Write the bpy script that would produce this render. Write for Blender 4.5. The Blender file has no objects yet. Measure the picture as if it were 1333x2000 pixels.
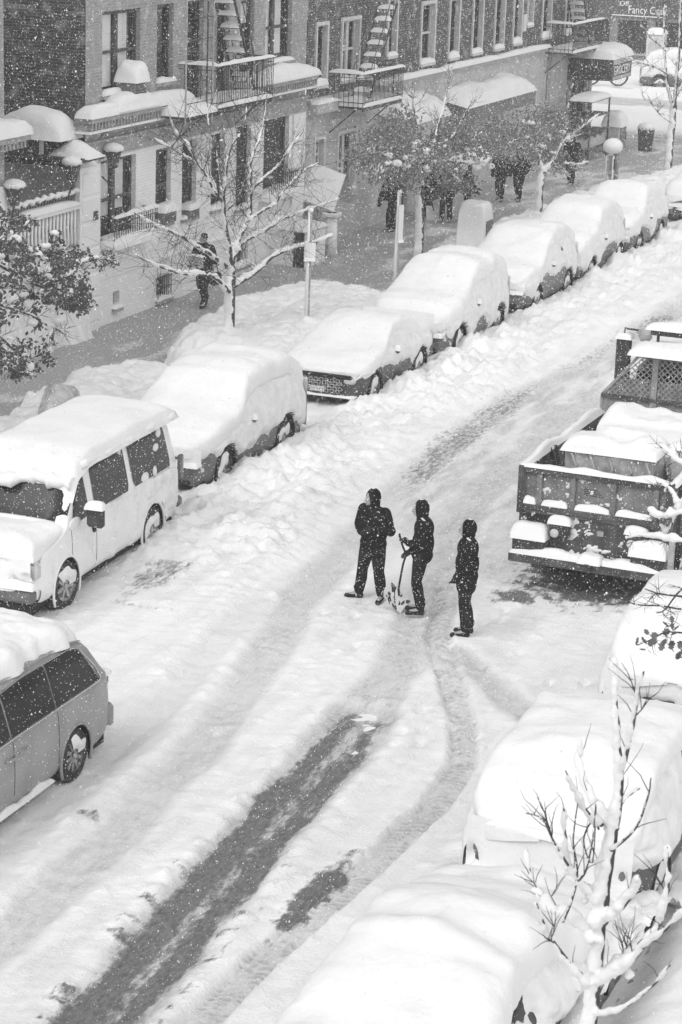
import bpy, math, random
import numpy as np
from mathutils import Vector, Matrix
random.seed(7)
S = bpy.context.scene
C = S.collection
R = math.radians
# ------------------------------------------------------------------ camera
FPX, PITCH, ROLL, YAW, CAMH = 4508.21, R(16.0317), R(1.98154), R(21.2605), 11.2378
cp, sp = math.cos(PITCH), math.sin(PITCH)
FWD = np.array([-math.sin(YAW)*cp, math.cos(YAW)*cp, -sp])
_r = np.array([math.cos(YAW), math.sin(YAW), 0.0]); _u = np.cross(_r, FWD)
RIGHT = math.cos(ROLL)*_r + math.sin(ROLL)*_u
UP = -math.sin(ROLL)*_r + math.cos(ROLL)*_u
cam = bpy.data.cameras.new('camera'); camo = bpy.data.objects.new('camera', cam); C.objects.link(camo)
camo.matrix_world = Matrix(((RIGHT[0], UP[0], -FWD[0], 0), (RIGHT[1], UP[1], -FWD[1], 0), (RIGHT[2], UP[2], -FWD[2], CAMH), (0, 0, 0, 1)))
cam.sensor_fit = 'VERTICAL'; cam.sensor_height = 24; cam.lens = FPX/2000*24; cam.clip_end = 2000; cam.clip_start = 0.1
S.camera = camo
cam.dof.use_dof = True; cam.dof.focus_distance = 33.0; cam.dof.aperture_fstop = 9.0
# ------------------------------------------------------------------ sky, sun, exposure
SUN_EL, SUN_AZ = R(48), R(200)
w = bpy.data.worlds.new('World'); S.world = w; w.use_nodes = True
nt = w.node_tree; bg = nt.nodes['Background']
sky = nt.nodes.new('ShaderNodeTexSky'); sky.sky_type = 'NISHITA'; sky.sun_disc = False
sky.sun_elevation = SUN_EL; sky.sun_rotation = SUN_AZ; sky.dust_density = 6.0; sky.air_density = 1.0
bw = nt.nodes.new('ShaderNodeRGBToBW')
nt.links.new(sky.outputs[0], bw.inputs[0]); nt.links.new(bw.outputs[0], bg.inputs[0]); bg.inputs[1].default_value = 0.14
sl = bpy.data.lights.new('sun', 'SUN'); sl.energy = 1.5; sl.angle = R(80); sl.color = (1, 1, 1)
so = bpy.data.objects.new('sun', sl); C.objects.link(so)
_sd = Vector((-1.0, 0.15, -0.72)).normalized()          # light travels down and away to the left row
so.rotation_euler = _sd.to_track_quat('-Z', 'Y').to_euler(); so.location = (0, 0, 60)
S.view_settings.view_transform = 'Standard'; S.view_settings.look = 'None'
S.view_settings.exposure = 0.08; S.view_settings.gamma = 1
S.cycles.use_denoising = True; S.cycles.max_bounces = 6; S.cycles.diffuse_bounces = 3
S.cycles.volume_bounces = 1; S.cycles.transparent_max_bounces = 12

# ------------------------------------------------------------------ helpers
def at(px, py, X=None, Y=None, Z=None):
    """point of the place on a plane x=X, y=Y or z=Z along a measured sight line"""
    d = FWD + RIGHT*((px-666.5)/FPX) - UP*((py-1000)/FPX)
    if X is not None: t = X/d[0]
    elif Y is not None: t = Y/d[1]
    else: t = (Z-CAMH)/d[2]
    return np.array([0, 0, CAMH]) + d*t

def _hash(ix, iy, seed):
    h = (ix.astype(np.int64)*374761393 + iy.astype(np.int64)*668265263 + seed*69069) & 0x7fffffff
    h = ((h ^ (h >> 13))*1274126177) & 0x7fffffff
    return ((h ^ (h >> 16)) & 0xffff)/65535.0
def vn(x, y, seed=0):
    x = np.asarray(x, float); y = np.asarray(y, float)
    ix = np.floor(x); iy = np.floor(y); fx = x-ix; fy = y-iy
    fx = fx*fx*(3-2*fx); fy = fy*fy*(3-2*fy)
    a = _hash(ix, iy, seed); b = _hash(ix+1, iy, seed); c = _hash(ix, iy+1, seed); d = _hash(ix+1, iy+1, seed)
    return (a*(1-fx)+b*fx)*(1-fy) + (c*(1-fx)+d*fx)*fy
def fbm(x, y, seed=0, o=4, g=0.5):
    s = 0; amp = 1; t = 0
    for i in range(o):
        s = s + amp*vn(np.asarray(x)*2**i, np.asarray(y)*2**i, seed+i*17); t += amp; amp *= g
    return s/t
def ss(a, b, x):
    t = np.clip((np.asarray(x, float)-a)/(b-a), 0, 1); return t*t*(3-2*t)

class MB:
    def __init__(s): s.v = []; s.f = []
    def add(s, vs, fs):
        o = len(s.v); s.v.extend([tuple(map(float, p)) for p in vs]); s.f.extend([tuple(i+o for i in f) for f in fs]); return s
    def box(s, x0, x1, y0, y1, z0, z1, M=None, bev=0.0):
        if bev:
            b = min(bev, (x1-x0)*.45, (y1-y0)*.45, (z1-z0)*.45)
            vs = []
            for (sx, X) in ((-1, x0), (1, x1)):
                for (sy, Y) in ((-1, y0), (1, y1)):
                    for (sz, Z) in ((-1, z0), (1, z1)):
                        vs += [(X, Y-sy*b, Z-sz*b), (X-sx*b, Y, Z-sz*b), (X-sx*b, Y-sy*b, Z)]
            def i(sx, sy, sz, k): return ((sx*2+sy)*2+sz)*3+k
            fs = []
            for sx in (0, 1): fs.append([i(sx, 0, 0, 0), i(sx, 1, 0, 0), i(sx, 1, 1, 0), i(sx, 0, 1, 0)][::(1 if sx else -1)])
            for sy in (0, 1): fs.append([i(0, sy, 0, 1), i(0, sy, 1, 1), i(1, sy, 1, 1), i(1, sy, 0, 1)][::(1 if sy else -1)])
            for sz in (0, 1): fs.append([i(0, 0, sz, 2), i(1, 0, sz, 2), i(1, 1, sz, 2), i(0, 1, sz, 2)][::(1 if sz else -1)])
            for sx in (0, 1):
                for sy in (0, 1): fs.append([i(sx, sy, 0, 0), i(sx, sy, 1, 0), i(sx, sy, 1, 1), i(sx, sy, 0, 1)][::(1 if sx == sy else -1)])
            for sx in (0, 1):
                for sz in (0, 1): fs.append([i(sx, 0, sz, 0), i(sx, 0, sz, 2), i(sx, 1, sz, 2), i(sx, 1, sz, 0)][::(1 if sx == sz else -1)])
            for sy in (0, 1):
                for sz in (0, 1): fs.append([i(0, sy, sz, 1), i(1, sy, sz, 1), i(1, sy, sz, 2), i(0, sy, sz, 2)][::(1 if sy != sz else -1)][::-1])
            for sx in (0, 1):
                for sy in (0, 1):
                    for sz in (0, 1): fs.append([i(sx, sy, sz, 0), i(sx, sy, sz, 1), i(sx, sy, sz, 2)][::(1 if (sx+sy+sz) % 2 else -1)])
        else:
            vs = [(x, y, z) for x in (x0, x1) for y in (y0, y1) for z in (z0, z1)]
            fs = [(0, 1, 3, 2), (4, 6, 7, 5), (0, 4, 5, 1), (2, 3, 7, 6), (0, 2, 6, 4), (1, 5, 7, 3)]
        if M is not None: vs = [M @ Vector(p) for p in vs]
        return s.add(vs, fs)
    def tube(s, pts, rad, n=6, cap=True):
        pts = [Vector(p) for p in pts]
        if not hasattr(rad, '__len__'): rad = [rad]*len(pts)
        vs = []; fs = []; prev = None
        for i, p in enumerate(pts):
            d = (pts[min(i+1, len(pts)-1)]-pts[max(i-1, 0)])
            if d.length < 1e-9: d = Vector((0, 0, 1))
            d.normalize()
            if prev is None:
                a = d.orthogonal().normalized()
            else:
                a = prev - d*prev.dot(d)
                a = a.normalized() if a.length > 1e-6 else d.orthogonal().normalized()
            prev = a; b = d.cross(a)
            for k in range(n):
                t = 2*math.pi*k/n; vs.append(p+(a*math.cos(t)+b*math.sin(t))*rad[i])
        for i in range(len(pts)-1):
            for k in range(n):
                k2 = (k+1) % n; fs.append((i*n+k, i*n+k2, (i+1)*n+k2, (i+1)*n+k))
        if cap: fs.append(tuple(range(n))[::-1]); fs.append(tuple((len(pts)-1)*n+k for k in range(n)))
        return s.add(vs, fs)
    def cyl(s, p0, p1, r, n=16): return s.tube([p0, p1], r, n)
    def lathe(s, prof, n=20, M=None):
        """profile (r, h) round +X axis"""
        vs = []; fs = []
        for (r, h) in prof:
            for k in range(n):
                t = 2*math.pi*k/n; vs.append(Vector((h, r*math.cos(t), r*math.sin(t))))
        for i in range(len(prof)-1):
            for k in range(n): fs.append((i*n+k, i*n+(k+1) % n, (i+1)*n+(k+1) % n, (i+1)*n+k))
        if M is not None: vs = [M @ v for v in vs]
        return s.add(vs, fs)
    def grid(s, P, wrap=False):
        a, b = P.shape[:2]; fs = []
        for i in range(a-1):
            for j in range(b-1): fs.append((i*b+j, (i+1)*b+j, (i+1)*b+j+1, i*b+j+1))
        return s.add(P.reshape(-1, 3), fs)
    def ell(s, c, r, n=10, m=7, rot=None):
        vs = []; fs = []
        for i in range(m+1):
            ph = math.pi*i/m
            for k in range(n):
                t = 2*math.pi*k/n; q = Vector((r[0]*math.sin(ph)*math.cos(t), r[1]*math.sin(ph)*math.sin(t), r[2]*math.cos(ph)))
                if rot is not None: q = rot @ q
                vs.append(Vector(c)+q)
        for i in range(m):
            for k in range(n): fs.append((i*n+k, (i+1)*n+k, (i+1)*n+(k+1) % n, i*n+(k+1) % n))
        return s.add(vs, fs)
    def pillow(s, x0, x1, y0, y1, z, h, n=14, m=8, p=3.0, amp=.25, M=None, seed=0, skirt=0.0, sc=2.2):
        """a cushion of lying snow on a rectangular footprint"""
        u = np.sin(np.linspace(-1, 1, n)*math.pi/2); v = np.sin(np.linspace(-1, 1, m)*math.pi/2)
        U, V = np.meshgrid(u, v, indexing='ij')
        X = (x0+x1)/2+U*(x1-x0)/2; Y = (y0+y1)/2+V*(y1-y0)/2
        e = (np.clip(1-np.abs(U)**p, 0, 1)**(1/p))*(np.clip(1-np.abs(V)**p, 0, 1)**(1/p))
        Z = z - skirt + (h+skirt)*e*(1-amp/2+amp*fbm(X*sc+seed*3.3, Y*sc+seed, seed, 3))
        P = np.stack([X, Y, Z], -1)
        a, b = U.shape; vs = P.reshape(-1, 3)
        if M is not None: vs = [M @ Vector(q) for q in vs]
        fs = [(i*b+j, (i+1)*b+j, (i+1)*b+j+1, i*b+j+1) for i in range(a-1) for j in range(b-1)]
        o = len(s.v); s.add(vs, fs)
        rim = [i*b for i in range(a)]+[(a-1)*b+j for j in range(1, b)]+[i*b+b-1 for i in range(a-2, -1, -1)]+[j for j in range(b-2, 0, -1)]
        s.f.append(tuple(o+k for k in rim)[::1]); return s
    def build(s, name, m, parent=None, smooth=False, loc=None):
        me = bpy.data.meshes.new(name); me.from_pydata(s.v, [], s.f); me.materials.append(m)
        if smooth: me.polygons.foreach_set('use_smooth', [True]*len(me.polygons))
        o = bpy.data.objects.new(name, me); C.objects.link(o)
        if parent is not None: o.parent = parent
        if loc is not None: o.location = loc
        return o

def tag(o, label=None, cat=None, group=None, kind=None):
    if label: o['label'] = label
    if cat: o['category'] = cat
    if group: o['group'] = group
    if kind: o['kind'] = kind
    return o
def thing(name, loc, label, cat, group=None, rotz=0.0):
    o = bpy.data.objects.new(name, None); C.objects.link(o); o.location = loc; o.rotation_euler = (0, 0, rotz)
    o.empty_display_size = .2
    return tag(o, label, cat, group)
def empty(name, parent, loc=(0, 0, 0)):
    o = bpy.data.objects.new(name, None); C.objects.link(o); o.parent = parent; o.location = loc; return o
def dup(o, parent=None, **kw):
    c = o.copy(); C.objects.link(c); c.parent = parent
    for ch in list(o.children): dup(ch, c)
    return c
def heightmesh(name, X, Y, Z, m, attrs=None, mask=None, kind='structure', smooth=True):
    a, b = X.shape
    vs = np.stack([X, Y, Z], -1).reshape(-1, 3)
    I = np.arange(a*b).reshape(a, b)
    F = np.stack([I[:-1, :-1], I[1:, :-1], I[1:, 1:], I[:-1, 1:]], -1).reshape(-1, 4)
    if mask is not None:
        mk = (mask[:-1, :-1] | mask[1:, :-1] | mask[1:, 1:] | mask[:-1, 1:]).reshape(-1)
        F = F[mk]; used = np.unique(F); rem = np.full(a*b, -1); rem[used] = np.arange(len(used)); F = rem[F]; vs = vs[used]
        attrs = {k: q.reshape(-1)[used] for k, q in (attrs or {}).items()}
    me = bpy.data.meshes.new(name)
    me.vertices.add(len(vs)); me.vertices.foreach_set('co', vs.astype(np.float32).ravel())
    me.loops.add(F.size); me.loops.foreach_set('vertex_index', F.astype(np.int32).ravel())
    me.polygons.add(len(F)); me.polygons.foreach_set('loop_start', np.arange(0, F.size, 4, dtype=np.int32))
    try: me.polygons.foreach_set('loop_total', np.full(len(F), 4, dtype=np.int32))
    except Exception: pass
    me.polygons.foreach_set('use_smooth', np.full(len(F), smooth))
    me.update(calc_edges=True); me.validate()
    for k, q in (attrs or {}).items():
        at_ = me.attributes.new(k, 'FLOAT', 'POINT'); at_.data.foreach_set('value', np.asarray(q, np.float32).ravel())
    me.materials.append(m)
    o = bpy.data.objects.new(name, me); C.objects.link(o); o['kind'] = kind
    return o

# ------------------------------------------------------------------ materials
def newmat(name):
    m = bpy.data.materials.new(name); m.use_nodes = True
    return m, m.node_tree, m.node_tree.nodes['Principled BSDF']
def grey(v): return (v, v, v, 1)
def mat(name, c, c2=None, scale=8.0, rough=.8, bump=0.0, bscale=None, spec=.3, metal=0.0, detail=5.0, stretch=(1, 1, 1), lo=.35, hi=.65):
    m, t, b = newmat(name)
    b.inputs['Roughness'].default_value = rough; b.inputs['Metallic'].default_value = metal
    b.inputs['Specular IOR Level'].default_value = spec
    b.inputs['Base Color'].default_value = grey(c)
    tc = t.nodes.new('ShaderNodeTexCoord'); mp = t.nodes.new('ShaderNodeMapping'); mp.inputs['Scale'].default_value = stretch
    t.links.new(tc.outputs['Object'], mp.inputs[0])
    if c2 is not None:
        n = t.nodes.new('ShaderNodeTexNoise'); n.inputs['Scale'].default_value = scale; n.inputs['Detail'].default_value = detail
        r = t.nodes.new('ShaderNodeValToRGB'); r.color_ramp.elements[0].position = lo; r.color_ramp.elements[1].position = hi
        r.color_ramp.elements[0].color = grey(c); r.color_ramp.elements[1].color = grey(c2)
        t.links.new(mp.outputs[0], n.inputs['Vector']); t.links.new(n.outputs['Fac'], r.inputs[0]); t.links.new(r.outputs[0], b.inputs['Base Color'])
    if bump:
        n2 = t.nodes.new('ShaderNodeTexNoise'); n2.inputs['Scale'].default_value = bscale or scale; n2.inputs['Detail'].default_value = 6
        bp = t.nodes.new('ShaderNodeBump'); bp.inputs['Strength'].default_value = bump; bp.inputs['Distance'].default_value = .03
        t.links.new(mp.outputs[0], n2.inputs['Vector']); t.links.new(n2.outputs['Fac'], bp.inputs['Height']); t.links.new(bp.outputs[0], b.inputs['Normal'])
    return m
SNOW = mat('snow', .81, .76, 3.0, .8, .5, 9.0, spec=.08)
SNOWF = mat('snow_soft', .79, .75, 2.0, .8, .45, 11.0, spec=.08)
FLAKE = mat('snow_flake', .9, rough=.7, spec=.1)
PLASTER = mat('wind_plastered_snow', .78, .68, 5.0, .8, .35, 14.0, spec=.1)
RUBBER = mat('rubber', .02, .06, 14, .8, .2, 40)
DARK = mat('underbody', .012, .025, 6, .9)
BLACKM = mat('black_metal', .025, .05, 9, .5, .1, 30, spec=.5)
STEEL = mat('galvanised_steel', .28, .4, 9, .45, .05, 30, spec=.5)
RIM = mat('wheel_rim', .22, .4, 12, .35, spec=.6, metal=.6)
CHROME = mat('chrome_trim', .55, .65, 6, .25, spec=.6, metal=.8)
BARK = mat('bark', .035, .09, 18, .9, .7, 35)
LEAF = mat('dry_leaf', .055, .12, 6, .8)
LEAFG = mat('frosted_leaf', .10, .22, 9, .8)
GLASSD = mat('tinted_glass', .008, .02, 3, .15, spec=.3)
LAMPG = mat('lamp_glass', .45, .6, 8, .2, spec=.6)
TAILG = mat('tail_lamp_glass', .12, .16, 8, .2, spec=.6)
CLOTH = mat('dark_cloth', .008, .02, 12, .95, .4, 20, spec=.03)
CLOTH2 = mat('charcoal_cloth', .012, .028, 10, .95, .4, 18, spec=.03)
SKIN = mat('skin', .30, .36, 20, .6)
PLANK = mat('painted_panel', .13, .22, 5, .7, .2, 12)
PAINTW = mat('white_car_paint', .80, .72, 2.5, .35, spec=.5)
PAINTS = mat('silver_car_paint', .30, .24, 2.2, .38, spec=.5)
PAINTG = mat('grey_car_paint', .09, .14, 3, .4, spec=.5)
PAINTD = mat('dark_car_paint', .04, .07, 3, .4, spec=.5)
TRUCKP = mat('truck_steel', .045, .10, 4, .6, .3, 10)
STONEW = mat('white_painted_stone', .82, .74, 1.5, .85, .15, 12)
STONEG = mat('grey_stone', .28, .36, 3, .85, .2, 15)
STUCCO = mat('grey_stucco', .38, .48, 1.2, .9, .25, 14)
STUCCOD = mat('dark_stucco', .16, .22, 1.5, .9, .2, 14)
TRIMW = mat('white_window_trim', .52, .6, 6, .6)
FRAME = mat('dark_window_frame', .05, .08, 6, .5)
ROOM = mat('dim_room', .03, .06, 2, .9)
BLIND = mat('pale_window_blind', .82, .88, 2, .8)
SIGNW = mat('sign_white', .7, .6, 6, .5)
LETTER = mat('sign_letters', .8, rough=.6)
FABRIC = mat('awning_fabric', .06, .1, 5, .8, .2, 12)
BAG = mat('sandbag_plastic', .3, .45, 7, .5, .5, 9)

def brick(name, c1, c2, mortar):
    m, t, b = newmat(name); b.inputs['Roughness'].default_value = .9; b.inputs['Specular IOR Level'].default_value = .15
    tc = t.nodes.new('ShaderNodeTexCoord'); sx = t.nodes.new('ShaderNodeSeparateXYZ'); cx = t.nodes.new('ShaderNodeCombineXYZ')
    ad = t.nodes.new('ShaderNodeMath'); ad.operation = 'ADD'
    t.links.new(tc.outputs['Object'], sx.inputs[0]); t.links.new(sx.outputs[0], ad.inputs[0]); t.links.new(sx.outputs[1], ad.inputs[1])
    t.links.new(ad.outputs[0], cx.inputs[0]); t.links.new(sx.outputs[2], cx.inputs[1])
    bt = t.nodes.new('ShaderNodeTexBrick'); bt.inputs['Scale'].default_value = 1.0
    bt.inputs['Brick Width'].default_value = .215; bt.inputs['Row Height'].default_value = .072; bt.inputs['Mortar Size'].default_value = .009
    bt.inputs['Color1'].default_value = grey(c1); bt.inputs['Color2'].default_value = grey(c2); bt.inputs['Mortar'].default_value = grey(mortar)
    t.links.new(cx.outputs[0], bt.inputs['Vector'])
    # wind-driven snow clings to the courses in patches
    n = t.nodes.new('ShaderNodeTexNoise'); n.inputs['Scale'].default_value = 3.0; n.inputs['Detail'].default_value = 7
    t.links.new(tc.outputs['Object'], n.inputs['Vector'])
    r = t.nodes.new('ShaderNodeValToRGB'); r.color_ramp.elements[0].position = .52; r.color_ramp.elements[1].position = .8
    r.color_ramp.elements[1].color = grey(.5); r.color_ramp.elements[0].color = grey(0)
    mx = t.nodes.new('ShaderNodeMixRGB'); mx.inputs[2].default_value = grey(.7)
    t.links.new(n.outputs['Fac'], r.inputs[0]); t.links.new(r.outputs[0], mx.inputs[0]); t.links.new(bt.outputs['Color'], mx.inputs[1])
    t.links.new(mx.outputs[0], b.inputs['Base Color'])
    bp = t.nodes.new('ShaderNodeBump'); bp.inputs['Strength'].default_value = .6; bp.inputs['Distance'].default_value = .012
    inv = t.nodes.new('ShaderNodeMath'); inv.operation = 'SUBTRACT'; inv.inputs[0].default_value = 1
    t.links.new(bt.outputs['Fac'], inv.inputs[1]); t.links.new(inv.outputs[0], bp.inputs['Height']); t.links.new(bp.outputs[0], b.inputs['Normal'])
    return m
BRICKD = brick('dark_brick', .05, .075, .12)
BRICKL = brick('light_brick', .27, .33, .36)
BRICKM = brick('brown_brick', .06, .10, .17)
BRICKW = brick('white_painted_brick', .80, .84, .74)
RENDER = mat('pale_render', .42, .5, 1.2, .9, .2, 12)
GUARD = mat('snow_dusted_steel', .22, .34, 6, .7, .3, 20)
LEAFN = mat('near_leaf', .10, .17, 30, .8)

def glassmat():
    m = bpy.data.materials.new('window_glass'); m.use_nodes = True; t = m.node_tree; t.nodes.clear()
    o = t.nodes.new('ShaderNodeOutputMaterial'); mx = t.nodes.new('ShaderNodeMixShader'); tr = t.nodes.new('ShaderNodeBsdfTransparent'); g = t.nodes.new('ShaderNodeBsdfGlossy')
    g.inputs['Roughness'].default_value = .05; g.inputs[0].default_value = grey(.9); tr.inputs[0].default_value = grey(.85); mx.inputs[0].default_value = .10
    t.links.new(tr.outputs[0], mx.inputs[1]); t.links.new(g.outputs[0], mx.inputs[2]); t.links.new(mx.outputs[0], o.inputs[0]); return m
GLASS = glassmat()

def groundmat(name, snow_c, dirt_c, bare_c):
    m, t, b = newmat(name); b.inputs['Specular IOR Level'].default_value = .25
    tc = t.nodes.new('ShaderNodeTexCoord')
    ab = t.nodes.new('ShaderNodeAttribute'); ab.attribute_name = 'bare'
    adt = t.nodes.new('ShaderNodeAttribute'); adt.attribute_name = 'dirt'
    mp = t.nodes.new('ShaderNodeMapping'); mp.inputs['Scale'].default_value = (1, .35, 1)
    t.links.new(tc.outputs['Object'], mp.inputs[0])
    n = t.nodes.new('ShaderNodeTexNoise'); n.inputs['Scale'].default_value = 14; n.inputs['Detail'].default_value = 8; n.inputs['Roughness'].default_value = .7
    t.links.new(mp.outputs[0], n.inputs['Vector'])
    # break the edge of the bare strips up with fine noise
    def edge(src, gain):
        s1 = t.nodes.new('ShaderNodeMath'); s1.operation = 'SUBTRACT'; s1.inputs[1].default_value = .5; t.links.new(n.outputs['Fac'], s1.inputs[0])
        s2 = t.nodes.new('ShaderNodeMath'); s2.operation = 'MULTIPLY_ADD'; s2.inputs[1].default_value = gain; t.links.new(s1.outputs[0], s2.inputs[0]); t.links.new(src, s2.inputs[2])
        s3 = t.nodes.new('ShaderNodeMapRange'); s3.inputs['From Min'].default_value = .32; s3.inputs['From Max'].default_value = .68; t.links.new(s2.outputs[0], s3.inputs['Value']); return s3.outputs[0]
    e = edge(ab.outputs['Fac'], 1.5)
    m1 = t.nodes.new('ShaderNodeMixRGB'); m1.inputs[1].default_value = grey(snow_c); m1.inputs[2].default_value = grey(dirt_c)
    d2 = t.nodes.new('ShaderNodeMath'); d2.operation = 'MULTIPLY_ADD'; d2.use_clamp = True
    sn = t.nodes.new('ShaderNodeMath'); sn.operation = 'SUBTRACT'; sn.inputs[1].default_value = .5; t.links.new(n.outputs['Fac'], sn.inputs[0])
    dm = t.nodes.new('ShaderNodeMath'); dm.operation = 'MULTIPLY'; dm.inputs[1].default_value = 1.6; t.links.new(adt.outputs['Fac'], dm.inputs[0])
    t.links.new(sn.outputs[0], d2.inputs[0]); t.links.new(dm.outputs[0], d2.inputs[1]); t.links.new(adt.outputs['Fac'], d2.inputs[2])
    t.links.new(d2.outputs[0], m1.inputs[0])
    m2 = t.nodes.new('ShaderNodeMixRGB'); t.links.new(e, m2.inputs[0]); t.links.new(m1.outputs[0], m2.inputs[1]); 
    n3 = t.nodes.new('ShaderNodeTexNoise'); n3.inputs['Scale'].default_value = 26; n3.inputs['Detail'].default_value = 8; n3.inputs['Roughness'].default_value = .75; t.links.new(mp.outputs[0], n3.inputs['Vector'])
    rb = t.nodes.new('ShaderNodeValToRGB'); rb.color_ramp.elements[0].position = .36; rb.color_ramp.elements[0].color = grey(bare_c); rb.color_ramp.elements[1].position = .78; rb.color_ramp.elements[1].color = grey(min(.5, bare_c*3))
    t.links.new(n3.outputs['Fac'], rb.inputs[0]); t.links.new(rb.outputs[0], m2.inputs[2])
    t.links.new(m2.outputs[0], b.inputs['Base Color'])
    rr = t.nodes.new('ShaderNodeMapRange'); rr.inputs['To Min'].default_value = .8; rr.inputs['To Max'].default_value = .5; t.links.new(e, rr.inputs['Value']); t.links.new(rr.outputs[0], b.inputs['Roughness'])
    n2 = t.nodes.new('ShaderNodeTexNoise'); n2.inputs['Scale'].default_value = 20; n2.inputs['Detail'].default_value = 8; n2.inputs['Roughness'].default_value = .65; t.links.new(tc.outputs['Object'], n2.inputs['Vector'])
    bp = t.nodes.new('ShaderNodeBump'); bp.inputs['Strength'].default_value = .7; bp.inputs['Distance'].default_value = .03
    t.links.new(n2.outputs['Fac'], bp.inputs['Height']); t.links.new(bp.outputs[0], b.inputs['Normal'])
    return m
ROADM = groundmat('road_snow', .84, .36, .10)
WALKM = groundmat('sidewalk_snow', .80, .50, .29)
HAZE_D = .0010
# ------------------------------------------------------------------ ground
XW, XC, XR = -25.05, -18.9, -4.75            # building line, left kerb, right kerb
def seg_dist(x, y, pts):
    best = np.full(x.shape, 1e9); arc = np.zeros(x.shape); side = np.zeros(x.shape); s0 = 0
    for (ax, ay), (bx, by) in zip(pts[:-1], pts[1:]):
        dx, dy = bx-ax, by-ay; L = math.hypot(dx, dy)
        t = np.clip(((x-ax)*dx+(y-ay)*dy)/(L*L), 0, 1); d = np.hypot(x-ax-t*dx, y-ay-t*dy)
        k = d < best; best = np.where(k, d, best); arc = np.where(k, s0+t*L, arc)
        side = np.where(k, (x-ax)*dy-(y-ay)*dx, side); s0 += L
    return best, arc, np.sign(side)*best
T_BARE = [(-9.2, 13), (-9.40, 17), (-9.62, 20), (-9.80, 22.4), (-10.0, 24.9), (-10.15, 27.3)]
T_TREAD = [(-8.75, 13), (-8.62, 17), (-8.55, 20), (-8.47, 21.2), (-8.38, 22.8), (-8.29, 24.8), (-8.4, 26.2), (-8.87, 27.6), (-9.54, 29), (-10.3, 30.6), (-11.0, 33)]
T_LEFT = [(-11.0, 14), (-11.25, 20), (-11.6, 25), (-12.3, 29), (-12.85, 31.5), (-13.3, 35), (-13.75, 38.5), (-14.0, 42), (-14.05, 46), (-13.6, 52), (-13.4, 59), (-13.3, 90)]
T_MID = [(-10.15, 27.3), (-10.6, 30), (-11.3, 33), (-11.9, 36), (-12.45, 40), (-12.6, 45), (-12.2, 50), (-11.7, 58), (-11.5, 90)]
T_T3 = [(-9.9, 30.3), (-9.0, 29.2), (-8.2, 28.2)]
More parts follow.
